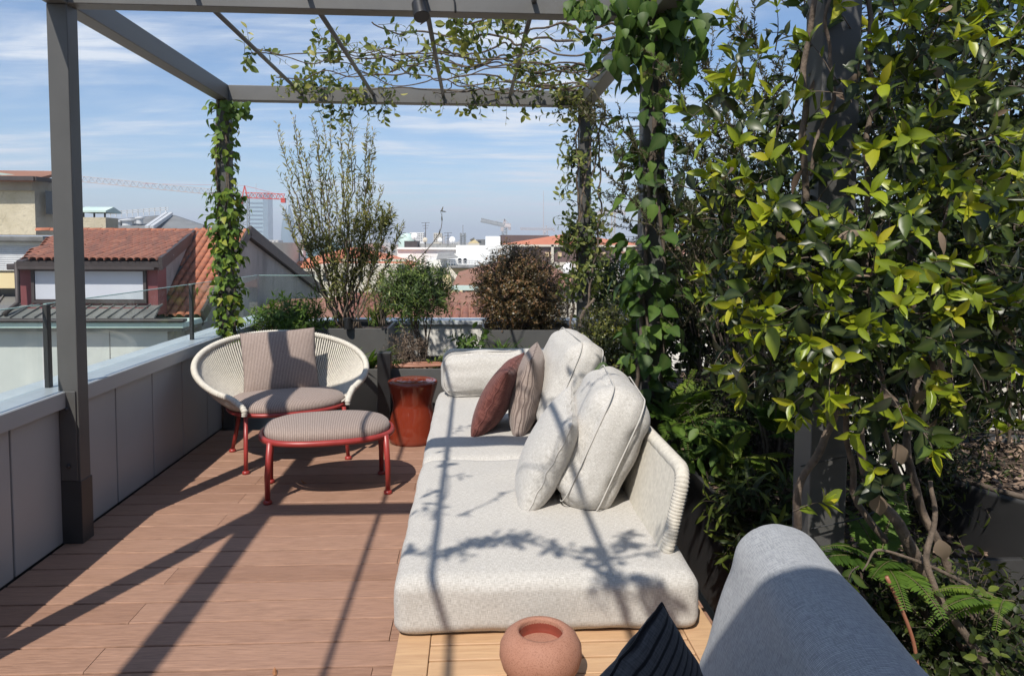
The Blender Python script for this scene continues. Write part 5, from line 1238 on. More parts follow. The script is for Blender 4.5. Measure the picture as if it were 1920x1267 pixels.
# creeper on the middle right post
cc = plant('creeper', 'large-leaved creeper hanging down the middle right pergola post', 'climber'); LV = Leaves('creeper', 'leaf_creeper'); tw = Twigs()
cx, cy = PR-0.01, 3.36
clothed_post(cc, LV, cx, cy, 0.055, zs([(2.2, 2.55, 150, 0.08), (1.75, 2.2, 70, 0.05), (1.45, 1.75, 40, 0.045), (1.1, 1.45, 90, 0.06), (0.8, 1.15, 95, 0.055), (0.42, 0.85, 70, 0.045)]), 0.085, tw, cols=(0.05, 0.85))
for _ in range(230):   # the curtain at the top corner and along the beam
    p = at(RNG.uniform(1150, 1310), 0, 3.32); p = V3(p[0]+RNG.normal()*0.02, 3.30+RNG.normal()*0.06, RNG.uniform(2.28, 2.68)-0.10*abs(RNG.normal()))
    LV.add(p, unit(V3(0, -0.1, -1)+rv(0.4)), unit(TOCAM(p)+V3(0, 0, 0.6)+rv(0.4)), RNG.uniform(0.045, 0.095), 1, RNG.uniform(0.05, 0.95))
for k in range(26):   # thin hanging strand left of the post
    p = at(1108+RNG.normal()*7, 26+k*3.4, 3.32); LV.add(p, unit(V3(0, 0, -1)+rv(0.6)), unit(TOCAM(p)+rv(0.5)), RNG.uniform(0.025, 0.05), 1, RNG.uniform(0, 0.6))
for _ in range(34):
    p = at(RNG.uniform(1060, 1160), RNG.uniform(-5, 22), 3.31); LV.add(p, unit(V3(0, 0, -1)+rv(0.6)), unit(TOCAM(p)+rv(0.4)), RNG.uniform(0.04, 0.075), 1, RNG.uniform(0.3, 0.95))
LV.build(cc, parts=300, minpx=10); twig_obj(tw, cc)
stems(cc, [([V3(cx-0.06, cy-0.03, 0.3), V3(cx-0.058, cy-0.055, 0.9), V3(cx-0.02, cy-0.062, 1.6), V3(cx+0.03, cy-0.06, 2.2), V3(cx+0.02, cy-0.05, 2.6)], 0.012, 0.008), ([V3(cx+0.06, cy-0.03, 0.3), V3(cx+0.058, cy-0.045, 1.1), V3(cx+0.0, cy-0.062, 1.9), V3(cx-0.03, cy-0.06, 2.5)], 0.009, 0.006), ([V3(cx+0.02, cy-0.06, 0.3), V3(cx-0.04, cy-0.06, 1.3), V3(cx+0.04, cy-0.06, 1.75), V3(cx-0.02, cy-0.06, 2.4)], 0.008, 0.005)], 'twig', wob=0.03)

# small-leaved climber on the far right post
fc = plant('evergreen_climber', 'small-leaved climber with twisted stems on the far right pergola post', 'climber'); LV = Leaves('oval', 'leaf_akebia'); tw = Twigs()
cx, cy = PR-0.01, 5.45
for _ in range(230):
    z = RNG.choice([RNG.uniform(1.3, 2.5), RNG.uniform(0.95, 1.5)]); a = RNG.uniform(-math.pi, math.pi); d = V3(math.cos(a), math.sin(a)*0.7, 0.35)
    p = V3(cx, cy, z)+unit(d)*0.05; shoot(LV, tw, p, d+rv(0.3), RNG.uniform(0.06, 0.2), RNG.integers(4, 8), 0.055, RNG.uniform(0.0, 0.45), 0.75, r=0.0025, droop=0.25)
for _ in range(16):
    p = at(RNG.uniform(1040, 1130), RNG.uniform(150, 215), 5.4); shoot(LV, tw, p, rv()+V3(0, -0.3, -0.3), 0.2, 8, 0.05, 0.15, 0.7, droop=0.3)
LV.build(fc, parts=300, minpx=11); twig_obj(tw, fc)
sp_ = []
for k in range(4):
    r_ = 0.06; ph = k*1.7; pts = [V3(cx+(r_+0.03*(k % 3))*math.cos(ph+z*1.6), cy-0.03+r_*0.8*math.sin(ph+z*1.6)-0.03, z) for z in np.linspace(0.45+0.05*k, 2.5, 9)]
    sp_.append((pts, 0.012-0.0018*k, 0.005))
sp_.append(([at(1085, 640, 5.35), at(1092, 600, 5.33), at(1100, 575, 5.34), at(1112, 560, 5.36)], 0.017, 0.01))
sp_.append(([at(1125, 180, 5.4), at(1135, 215, 5.38), at(1122, 260, 5.4), at(1108, 330, 5.4)], 0.008, 0.006))
stems(fc, sp_, 'bark', wob=0.03)

# vine over the far pergola bay
pv_ = plant('pergola_vine', 'tangled woody vine with small pale leaves lying over the far pergola rods', 'climber'); LV = Leaves('oval', 'leaf_akebia'); tw = Twigs(); paths = []
def vine_strand(y0, x0, x1, amp, r0, nl, zoff=0.0, ylo=3.55, yhi=5.5):
    n = 15; y = y0; pts = []
    for k in range(n):
        x = x0+(x1-x0)*k/(n-1); y += RNG.normal()*amp*0.5+(y0-y)*0.2; y = min(max(y, ylo), yhi)
        pts.append(V3(x, y, 2.478+zoff+0.022*math.sin(k*1.7+y0*5)+RNG.normal()*0.014))
    paths.append((pts, r0, r0*0.5))
    C_ = catmull(pts, 5)
    for _ in range(nl):
        q = C_[RNG.integers(0, len(C_))]; shoot(LV, tw, q, V3(RNG.normal(), RNG.normal()*0.7, 0.35+0.5*RNG.normal()), RNG.uniform(0.05, 0.2), RNG.integers(3, 7), 0.05, RNG.uniform(0.1, 0.6), 0.9, r=0.002, droop=0.15)
for k in range(11):
    y0 = 4.2+1.2*(k/10)+RNG.normal()*0.08; vine_strand(y0, 0.86, RNG.uniform(-1.05, -0.2) if k % 3 else -1.3, 0.13, RNG.uniform(0.004, 0.008), 11)
vine_strand(3.75, 0.75, -0.25, 0.12, 0.007, 12); vine_strand(3.95, 0.8, -0.5, 0.12, 0.008, 14)
vine_strand(4.3, 0.4, -0.8, 0.12, 0.006, 12)
def clump(px, py, Y, n, s, L=0.052, LVx=None, twx=None, c0=0.2):
    for _ in range(n):
        p = at(px, py, Y)+rv(s)*RNG.uniform(0.2, 1); shoot(LVx or LV, twx or tw, p, rv()+V3(0, 0, 0.2), RNG.uniform(0.05, 0.15), RNG.integers(4, 8), L, RNG.uniform(0, 0.5)+c0*0.3, 0.85, droop=0.15)
for a in ((660, 180, 5.35, 16, 0.13), (590, 160, 5.35, 18, 0.15), (620, 95, 4.3, 8, 0.10), (615, 130, 4.7, 10, 0.13), (870, 70, 3.9, 14, 0.12), (860, 40, 3.7, 10, 0.10), (960, 60, 3.75, 12, 0.10), (985, 130, 4.6, 16, 0.14), (465, 100, 4.2, 3, 0.04), (545, 160, 5.2, 10, 0.10), (1060, 180, 5.3, 14, 0.14), (760, 70, 3.9, 4, 0.06), (930, 80, 4.0, 10, 0.12), (820, 110, 4.4, 6, 0.10), (700, 120, 4.6, 6, 0.1), (890, 185, 5.35, 6, 0.1), (1000, 185, 5.35, 8, 0.1), (740, 190, 5.35, 4, 0.07)): clump(*a)
for _ in range(26):   # loose tips hanging below the beam
    p = at(RNG.uniform(560, 1090), RNG.uniform(176, 190), 5.4); shoot(LV, tw, p, V3(RNG.normal()*0.3, -0.1, -1), RNG.uniform(0.06, 0.22), RNG.integers(3, 7), 0.05, 0.2, 0.8, r=0.002, droop=0.3)
for _ in range(14):
    p = at(RNG.uniform(600, 720), RNG.uniform(180, 205), 5.35); shoot(LV, tw, p, V3(RNG.normal()*0.4, -0.1, -0.8), RNG.uniform(0.1, 0.2), RNG.integers(5, 9), 0.055, 0.15, 0.7, r=0.002, droop=0.3)
LV.build(pv_, parts=300, minpx=10); twig_obj(tw, pv_); stems(pv_, paths, 'twig', n=6, wob=0.05)
# vine over the near bay: it throws the leafy shadow on the sofa
nv_ = plant('pergola_vine', 'leafy vine strand crossing the pergola above the viewer, seen by its shadow on the sofa', 'climber'); LV = Leaves('oval', 'leaf_akebia'); tw = Twigs(); paths = []
pts = [V3(-1.0, 0.75, 2.47), V3(-0.78, 0.62, 2.46), V3(-0.5, 0.70, 2.48), V3(-0.25, 0.55, 2.47), V3(0.1, 0.62, 2.48), V3(0.5, 0.5, 2.5), V3(0.92, 0.45, 2.5)]
paths.append((pts, 0.004, 0.007)); C_ = catmull(pts, 8)
for _ in range(34):
    q = C_[RNG.integers(0, len(C_)-14)]; shoot(LV, tw, q, V3(RNG.normal(), RNG.normal()*0.5, 0.1), RNG.uniform(0.04, 0.09), 5, 0.055, 0.3, 0.8)
for _ in range(16):
    q = V3(-0.16, 0.50, 2.47)+rv(0.13)*V3(0.8, 1.5, 0.5); shoot(LV, tw, q, rv(), 0.09, 7, 0.06, 0.3, 0.8)
pts = [V3(-0.75, 0.9, 2.47), V3(-0.70, 1.2, 2.46), V3(-0.74, 1.6, 2.47), V3(-0.72, 2.1, 2.47)]; paths.append((pts, 0.004, 0.003))
for q in catmull(pts, 5): 
    if RNG.random() < 0.8: shoot(LV, tw, q, rv(), 0.09, 5, 0.05, 0.3, 0.8)
pts = [V3(0.3, 1.0, 2.47), V3(0.22, 1.5, 2.48), V3(0.34, 2.2, 2.47), V3(0.2, 2.9, 2.48), V3(0.5, 3.3, 2.48)]; paths.append((pts, 0.006, 0.004))
for q in catmull(pts, 6): shoot(LV, tw, q, rv(), 0.10, 5, 0.05, 0.3, 0.8)
pts = [V3(-0.62, 0.95, 2.47), V3(-0.45, 1.15, 2.48), V3(-0.3, 1.05, 2.47), V3(-0.12, 1.3, 2.48), V3(0.05, 1.6, 2.47)]; paths.append((pts, 0.0035, 0.0025))
for q in catmull(pts, 6):
    if RNG.random() < 0.35: shoot(LV, tw, q, rv(), 0.06, 3, 0.045, 0.3, 0.8)
pts = [V3(-0.5, 2.3, 2.47), V3(-0.1, 2.0, 2.48), V3(0.3, 2.3, 2.47), V3(0.8, 2.2, 2.48)]; paths.append((pts, 0.004, 0.006))
for q in catmull(pts, 6): 
    if RNG.random() < 0.5: shoot(LV, tw, q, rv(), 0.08, 4, 0.05, 0.3, 0.8)
LV.build(nv_); twig_obj(tw, nv_); stems(nv_, paths, 'twig', n=6)

# ---------------- tall thin shrub
ts_ = plant('tall_shrub', 'tall airy olive-green shrub with upright shoots in the raised planter', 'shrub'); LV = Leaves('narrow', 'leaf_olive'); tw = Twigs(); paths = []
B0 = at(648, 622, 6.42)
tips = [(520, 232, 20), (548, 215, 22), (560, 250, 22), (590, 225, 20), (605, 215, 25), (620, 235, 24), (640, 205, 26), (655, 215, 26), (662, 245, 22), (690, 228, 22), (700, 245, 20), (700, 318, 16), (715, 350, 16), (535, 330, 14), (545, 290, 16), (575, 330, 14), (600, 320, 14), (625, 330, 16), (650, 320, 16), (675, 330, 14), (530, 390, 12), (560, 410, 10), (690, 400, 12), (735, 385, 12), (720, 410, 12), (755, 420, 12)]
for (px, py, n) in tips:
    T = at(px, py, 6.4+RNG.normal()*0.12); b = B0+V3(RNG.normal()*0.06, RNG.normal()*0.05, 0); m1 = b+(T-b)*0.35+V3((T[0]-b[0])*0.12, 0, 0.05); m2 = b+(T-b)*0.7+V3((T[0]-b[0])*0.08, 0, 0.02)
    pts = [b, m1, m2, T]; C_ = catmull(pts, 14); paths.append((pts, RNG.uniform(0.006, 0.011), 0.002)); N = len(C_)
    for k in range(N):
        f = k/N
        if f < 0.22: continue
        nl = 4 if f > 0.6 else (3 if f > 0.4 else 1)
        ax = unit(C_[min(k+1, N-1)]-C_[max(k-1, 0)])
        for _ in range(nl):
            d = unit(ax*0.9+rv(0.75)); LV.add(C_[k]+rv(0.006), d, rv()+V3(0, -0.5, 0.5), RNG.uniform(0.032, 0.07)*(1.0 if f < 0.85 else 0.7), RNG.uniform(0.8, 1.25), 0.35+0.55*f*RNG.uniform(0.5, 1.2)+RNG.normal()*0.08)
        if RNG.random() < 0.24 and f < 0.9:
            shoot(LV, tw, C_[k], ax*1.2+rv(0.9), RNG.uniform(0.08, 0.24), RNG.integers(8, 16), 0.058, 0.2, 0.65, spread=0.7, r=0.002, up=0.15)
for (px, py, n, s, c0) in ((640, 480, 45, 0.32, 0.4), (690, 440, 30, 0.20, 0.25), (660, 520, 40, 0.26, 0.45), (600, 470, 18, 0.16, 0.4), (720, 430, 24, 0.14, 0.25), (640, 560, 26, 0.18, 0.3), (690, 490, 20, 0.18, 0.4)):
    for _ in range(n):
        p = at(px, py, 6.4)+rv(s)*RNG.uniform(0.2, 1)*V3(1, 0.7, 0.8); d = unit(p-B0)+rv(0.5)+V3(0, 0, 0.3); shoot(LV, tw, p, d, RNG.uniform(0.08, 0.2), RNG.integers(9, 17), 0.066, c0, 0.6, spread=0.75, r=0.0018)
LV.build(ts_); twig_obj(tw, ts_, 'bark'); stems(ts_, paths, 'bark', n=5, wob=0.05)

# ---------------- round bushes
def bush(name, label, c, r, base, mat, n_sh, leafL, nl, shape='tiny', c0=0.2, c1=0.8, tw_len=0.09, rough=0.25, nstem=9, tmat='twig', parts=0, shell=0.55, up=0.1, seed=0.0, wl=1.0, minpx=10, lumps=2.2, flatb=-1.0):
    t = plant(name, label); LV = Leaves(shape, mat); tw = Twigs(); c = np.asarray(c); r = np.asarray(r)*np.ones(3)
    for _ in range(n_sh):
        v = rv()
        while v[2] < flatb: v = rv()
        k = 1+rough*noise.noise(Vector(v*lumps)+Vector((seed, seed*2, 0)))+0.10*noise.noise(Vector(v*7)+Vector((seed, 0, 3)))
        p = c+v*r*k*RNG.uniform(shell, 1.0)
        shoot(LV, tw, p, v*0.9+rv(0.5)+V3(0, 0, up), tw_len*RNG.uniform(0.5, 1.4), max(3, int(nl*RNG.uniform(0.7, 1.3))), leafL, RNG.uniform(c0, c0+0.25), c1, r=0.0013, spread=0.9)
    LV.build(t, parts=parts, minpx=minpx); twig_obj(tw, t)
    ps = []
    for k in range(nstem):
        v = rv(); v[2] = abs(v[2])*0.8; e = c+v*r*0.75; b = np.asarray(base)+V3(RNG.normal()*r[0]*0.15, RNG.normal()*0.03, 0); ps.append(([b, b+(e-b)*0.45+V3(0, 0, 0.03)+rv(0.02), e], 0.008, 0.002))
    stems(t, ps, tmat, n=5, wob=0.02); return t
bush('bronze_bush', 'dense egg-shaped bronze-brown bush in the raised planter', at(972, 545, 6.42), (0.385, 0.34, 0.375), at(985, 618, 6.42), 'leaf_bronze', 3600, 0.025, 9, c0=0.15, c1=0.85, tw_len=0.075, rough=0.16, shell=0.5, seed=3, up=0.15, flatb=-0.85)
bush('bronze_bush', 'loose lower right skirt of bronze twigs spilling beside the round bush', at(1035, 585, 6.4), (0.17, 0.2, 0.17), at(1020, 618, 6.4), 'leaf_bronze', 420, 0.018, 8, c0=0.05, c1=0.55, tw_len=0.08, shell=0.3, seed=5)
bush('nandina_bush', 'bushy green plant on thin bare canes in the low planter', at(783, 545, 5.72), (0.255, 0.22, 0.205), at(795, 690, 5.72), 'leaf_nandina', 640, 0.046, 11, shape='narrow', c0=0.05, c1=0.75, tw_len=0.11, rough=0.3, nstem=12, shell=0.35, seed=7)
bush('dry_shrub', 'dry greyish twiggy shrub at the foot of the bushy plant', at(765, 655, 5.62), (0.14, 0.14, 0.13), at(770, 695, 5.62), 'leaf_dry', 260, 0.022, 8, shape='narrow', c0=0.0, c1=0.8, tw_len=0.1, shell=0.1, seed=9)
bush('sparse_shrub', 'sparse yellowish shrub between the tall shrub and the bushy plant', at(718, 545, 6.1), (0.15, 0.14, 0.16), at(715, 610, 6.1), 'leaf_olive', 120, 0.036, 9, shape='narrow', c0=0.3, c1=0.9, tw_len=0.1, shell=0.1, seed=11)
bush('boxwood_bush', 'yellow-green small-leaved bush behind the far sofa cushion', at(1150, 655, 4.95), (0.25, 0.25, 0.31), at(1150, 735, 4.95), 'leaf_boxwood', 1700, 0.024, 9, c0=0.1, c1=0.8, tw_len=0.08, rough=0.25, shell=0.4, seed=13)
bush('dark_bush', 'dark green bush between the two right pergola posts', at(1140, 545, 6.3), (0.24, 0.24, 0.34), at(1140, 640, 6.3), 'leaf_dark', 420, 0.04, 9, shape='oval', c0=0.1, c1=0.9, tw_len=0.12, rough=0.35, shell=0.3, seed=15)
bush('fern_bush', 'light green feathery bush left of the tall shrub', at(545, 605, 6.25), (0.27, 0.22, 0.15), at(550, 640, 6.25), 'leaf_fern', 380, 0.06, 12, shape='narrow', c0=0.1, c1=0.7, tw_len=0.14, rough=0.3, shell=0.2, seed=17)
# single long shoot
ls_ = plant('long_shoot', 'single bare shoot arching up beside the bushy plant against the sky', 'twig'); LV = Leaves('narrow', 'leaf_bronze')
c = catmull([at(745, 520, 5.9), at(790, 480, 5.9), at(822, 440, 5.9), at(829, 412, 5.9), at(826, 395, 5.9)], 6); obj('stem', MB().tube(c, np.linspace(0.005, 0.0018, len(c)), 6), 'twig', ls_, smooth=True)
for k in range(10, len(c)):
    if RNG.random() < 0.55: LV.add(c[k], unit(rv()+V3(0.6, 0, 0.3)), rv(), 0.05, 1.1, 0.5)
LV.build(ls_)
# blades
def tuft(name, label, c, n, L, spread, mat='leaf_blade', w=1.0, col=(0.1, 0.8)):
    t = plant(name, label, 'plant'); LV = Leaves('blade', mat)
    for _ in range(n):
        a = RNG.uniform(0, 6.28); d = unit(V3(math.cos(a)*spread, math.sin(a)*spread, 1)+rv(0.15)); LV.add(np.asarray(c)+V3(RNG.normal()*0.025, RNG.normal()*0.025, 0), d, unit(V3(math.cos(a)*-0.6, math.sin(a)*-0.6, 0.9)), L*RNG.uniform(0.5, 1.1), w*RNG.uniform(0.8, 1.3), RNG.uniform(*col))
    LV.build(t, parts=60, minpx=14); return t
tuft('iris_plant', 'clump of broad green blades with the rope chair in front', at(683, 700, 5.55), 46, 0.36, 0.75, w=1.3)
tuft('grass_tuft', 'upright yellow-green grass tuft in the raised planter', at(708, 612, 6.25), 120, 0.24, 0.35, w=0.7, col=(0.4, 1.0))
tuft('iris_plant', 'fresh green blades rising behind the far end of the sofa', at(943, 668, 5.75), 36, 0.20, 0.6, w=1.2, col=(0.4, 1))
tuft('iris_plant', 'small clump of blades right of the fresh ones behind the sofa', at(985, 668, 5.8), 18, 0.13, 0.5, w=1.0)
tuft('iris_plant', 'upright pale blades standing in the right-hand bed behind the sofa back', at(1288, 800, 3.35), 14, 0.24, 0.25, w=1.9, col=(0.5, 1))
tuft('iris_plant', 'arching green blades between the rope chair and the bollard lamp', at(650, 705, 5.5), 34, 0.34, 0.8, w=1.1)
tuft('grass_tuft', 'low grassy tuft at the foot of the dry shrub behind the stool', at(735, 690, 5.5), 40, 0.16, 0.9, w=0.8, col=(0.0, 0.6))
bush('leafy_herb', 'low dark herb in the trough just left of the far sofa corner', at(835, 685, 5.6), (0.13, 0.1, 0.05), at(835, 695, 5.6), 'leaf_dark', 60, 0.035, 7, shape='oval', c0=0.2, c1=1.0, tw_len=0.08, shell=0.1, nstem=4)
bush('leafy_herb', 'loose leafy herb beside the raised planter box under the round bush', at(885, 655, 5.9), (0.10, 0.10, 0.12), at(885, 690, 5.9), 'leaf_creeper', 46, 0.06, 6, shape='oval', c0=0.2, c1=0.8, tw_len=0.12, shell=0.1, nstem=4)

# ---------------- right side: fine-leaved tea tree
tt = plant('tea_tree', 'tall fine-leaved dusky shrub with arching feathery twigs behind the vine post', 'shrub'); LV = Leaves('needle', 'leaf_teatree'); tw = Twigs(); paths = []
TB = at(1400, 760, 3.3); TB[2] = 0.42
def feather(p, d, L, dens=1.5, leafL=0.021, droop=0.05, side=True, c0=0.3):
    pts = curve_pts(p, d, L, 6, droop, 0.10); tw.seg(pts, 0.0022, 0.0008); P = np.array(pts)
    for k in range(int(L*210*dens)):
        t = RNG.uniform(0.05, 1)*(len(P)-1); i = min(int(t), len(P)-2); q = P[i]+(P[i+1]-P[i])*(t-i); ax = unit(P[i+1]-P[i])
        LV.add(q, unit(ax*0.8+rv(0.9)), rv(), leafL*RNG.uniform(0.6, 1.3), 1.2, c0+0.5*t/len(P)*RNG.uniform(0.3, 1.3))
    if side:
        for k in range(int(L*16)):
            t = RNG.uniform(0.1, 0.95)*(len(P)-1); i = min(int(t), len(P)-2); q = P[i]+(P[i+1]-P[i])*(t-i); ax = unit(P[i+1]-P[i]); feather(q, ax+rv(0.6), L*RNG.uniform(0.15, 0.35), dens, leafL, droop, False, c0)
tt_tips = [(1145, 190), (1160, 235), (1140, 205), (1130, 340), (1120, 380), (1180, 290), (1240, 200), (1265, 250), (1230, 300), (1250, 340), (1280, 130), (1310, 95), (1335, 60), (1360, 110), (1380, 140), (1410, 90), (1430, 60), (1300, 200), (1330, 180), (1350, 220), (1390, 200), (1420, 180), (1290, 300), (1320, 280), (1360, 300), (1400, 280), (1270, 400), (1300, 380), (1340, 370), (1230, 420), (1450, 130), (1460, 220), (1380, 350), (1420, 340), (1250, 470), (1300, 460)]
for (px, py) in tt_tips:
    T = at(px, py, 3.3+RNG.uniform(-0.25, 0.35)); b = TB+V3(RNG.normal()*0.05, RNG.normal()*0.05, 0); m = b+(T-b)*0.6+V3(0.10*(1 if T[0] < b[0] else -0.3), 0, 0.10)
    paths.append(([b, b+(m-b)*0.5+V3(0.02, 0, 0.06), m], 0.008, 0.003)); d = T-m; feather(m, d, np.linalg.norm(d)*1.05, 1.5)
for _ in range(80):
    p = at(RNG.uniform(1240, 1480), RNG.uniform(380, 640), 3.35+RNG.uniform(-0.2, 0.3)); feather(p, unit(p-TB)+rv(0.5), RNG.uniform(0.15, 0.3), 1.4, 0.021, 0.05, True, 0.05)
LV.build(tt); twig_obj(tw, tt); stems(tt, paths, 'twig', n=5, wob=0.02)

bush('broadleaf_shrub', 'green broad-leaved shrub glimpsed behind the feathery twigs', at(1330, 470, 4.0), (0.36, 0.3, 0.34), V3(1.35, 4.0, 0.42), 'leaf_nandina', 190, 0.075, 7, shape='oval', c0=0.3, c1=1.0, tw_len=0.16, rough=0.4, shell=0.3, seed=21, parts=200)
bush('hedge_shrub', 'deep green shrub filling the bed behind the fern', at(1330, 600, 4.3), (0.50, 0.35, 0.36), V3(1.4, 4.3, 0.42), 'leaf_dark', 900, 0.04, 9, shape='oval', c0=0.0, c1=0.6, tw_len=0.13, rough=0.35, shell=0.3, seed=23)
bush('hedge_shrub', 'deep green shrub further right in the bed behind the tea tree', at(1480, 560, 3.9), (0.50, 0.35, 0.42), V3(1.7, 3.9, 0.42), 'leaf_dark', 800, 0.04, 9, shape='oval', c0=0.0, c1=0.6, tw_len=0.13, rough=0.35, shell=0.3, seed=25)
bush('hedge_shrub', 'low dark shrub under the glossy climber in the side planter', at(1430, 740, 3.1), (0.30, 0.28, 0.20), V3(1.3, 3.0, 0.42), 'leaf_dark', 520, 0.03, 10, shape='narrow', c0=0.0, c1=0.7, tw_len=0.12, rough=0.35, shell=0.2, seed=27)
bush('hedge_shrub', 'tall dark small-leaved shrub filling the top right corner behind the climber', at(1800, 200, 2.75), (0.58, 0.3, 0.62), V3(2.1, 2.75, 0.0), 'leaf_dark', 760, 0.042, 9, shape='oval', c0=0.0, c1=0.9, tw_len=0.14, rough=0.45, shell=0.25, seed=41)
bush('hedge_shrub', 'dense dark shrub behind the climber to the right of the big post', at(1740, 520, 2.6), (0.48, 0.25, 0.5), V3(1.8, 2.6, 0.0), 'leaf_dark', 760, 0.036, 9, shape='oval', c0=0.0, c1=0.9, tw_len=0.13, rough=0.4, shell=0.25, seed=43)
bush('hedge_shrub', 'dense dark shrub behind the climber to the left of the big post', at(1470, 470, 2.75), (0.28, 0.22, 0.46), V3(1.25, 2.75, 0.42), 'leaf_dark', 520, 0.032, 9, shape='oval', c0=0.0, c1=0.9, tw_len=0.12, rough=0.4, shell=0.25, seed=45)
bush('hedge_shrub', 'dark undergrowth between the side planter and the round tub', at(1700, 860, 2.35), (0.34, 0.2, 0.26), V3(1.5, 2.35, 0.0), 'leaf_dark', 420, 0.034, 9, shape='narrow', c0=0.0, c1=0.9, tw_len=0.12, rough=0.4, shell=0.2, seed=47)
bush('ground_cover', 'dark low foliage at the bottom right under the bare stems', at(1800, 1200, 1.75), (0.30, 0.2, 0.14), V3(1.3, 1.75, 0.0), 'leaf_dark', 300, 0.03, 9, shape='oval', c0=0.0, c1=0.9, tw_len=0.12, rough=0.4, shell=0.1, seed=49)
bush('hedge_shrub', 'dark shrub behind the big right post and the round tub', at(1720, 640, 3.1), (0.62, 0.35, 0.50), V3(2.0, 3.1, 0.0), 'leaf_dark', 800, 0.045, 9, shape='oval', c0=0.0, c1=0.7, tw_len=0.14, rough=0.4, shell=0.3, seed=29)
bush('hedge_shrub', 'dark shrub rising at the right edge behind the tub', at(1900, 470, 3.0), (0.50, 0.35, 0.62), V3(2.4, 3.0, 0.0), 'leaf_dark', 560, 0.05, 8, shape='oval', c0=0.0, c1=0.8, tw_len=0.15, rough=0.4, shell=0.3, seed=31)
def fern(name, label, c, n, L, col=(0.2, 0.8), aim=None, mat='leaf_fern', pl=0.2, tilt=(0.5, 1.2)):
    t = plant(name, label, 'fern'); LV = Leaves('narrow', mat); tw = Twigs()
    for k in range(n):
        a = RNG.uniform(0, 6.28) if aim is None else aim+RNG.normal()*0.5; e = RNG.uniform(*tilt); d = V3(math.cos(a)*math.cos(e), math.sin(a)*math.cos(e), math.sin(e)); l = L*RNG.uniform(0.7, 1.15)
        pts = [np.asarray(c)+V3(RNG.normal()*0.02, RNG.normal()*0.02, 0)]; 
        for i in range(16): d = unit(d+V3(0, 0, -0.075)); pts.append(pts[-1]+d*l/16)
        tw.seg(pts, 0.002, 0.0007); cc_ = RNG.uniform(*col); sdv = unit(np.cross(pts[4]-pts[0], (0, 0, 1)))
        P = np.array(pts)
        for i in range(2*len(P)-6):
            t_ = 2+i/2; j = min(int(t_), len(P)-2); q = P[j]+(P[j+1]-P[j])*(t_-j); f = t_/len(P); ax = unit(P[j+1]-P[j]); w = l*pl*math.sin(min(1, f*1.25+0.15)*math.pi*0.93)+0.004; nrm = np.cross(sdv, ax); nrm = nrm if nrm[2] > 0 else -nrm
            for sg in (-1, 1): LV.add(q, unit(sdv*sg+ax*0.35+rv(0.06)), nrm, w, 1.5, cc_+RNG.normal()*0.06)
    LV.build(t); twig_obj(tw, t, 'twig_green'); return t
fern('fern', 'bright green fern in the right bed behind the sofa backrest', at(1278, 800, 3.2), 16, 0.36)
fern('fern', 'green fern further back beside the middle right post', at(1240, 770, 3.7), 10, 0.34, (0.1, 0.5))
fern('fern', 'yellowish small fern at the planter rim beside the sofa', at(1375, 870, 2.75), 12, 0.22, (0.5, 1.0))
fern('fern', 'dark fern in the shade near the big right post', at(1450, 820, 2.7), 10, 0.30, (0.0, 0.3))
fern('fern', 'fern fronds reaching out low at the right edge', at(1860, 1120, 1.62), 5, 0.22, (0.3, 0.9), aim=2.9, tilt=(0.2, 0.7), pl=0.11)
fern('fern', 'fine fern at the foot of the climber stems', at(1660, 1060, 1.75), 9, 0.22, (0.1, 0.6))
bush('skimmia_shrub', 'dark glossy low shrub leaning over the side planter beside the near sofa', at(1425, 965, 2.26), (0.11, 0.14, 0.09), V3(1.02, 2.28, 0.40), 'leaf_dark', 110, 0.07, 8, shape='narrow', c0=0.1, c1=1.0, tw_len=0.12, shell=0.1, seed=33, parts=200, wl=1.2)
bush('ground_cover', 'small-leaved ground cover in shade below the climber stems', at(1640, 1130, 1.9), (0.26, 0.2, 0.16), V3(1.1, 1.9, 0.2), 'leaf_dark', 360, 0.022, 9, shape='oval', c0=0.1, c1=0.9, tw_len=0.10, shell=0.1, seed=35)
bush('broadleaf_herb', 'broad-leaved green herb below the fern in the right bed', at(1335, 845, 2.95), (0.12, 0.14, 0.09), V3(1.0, 2.95, 0.42), 'leaf_creeper', 90, 0.06, 6, shape='oval', c0=0.1, c1=0.8, tw_len=0.10, shell=0.1, seed=37, parts=120)

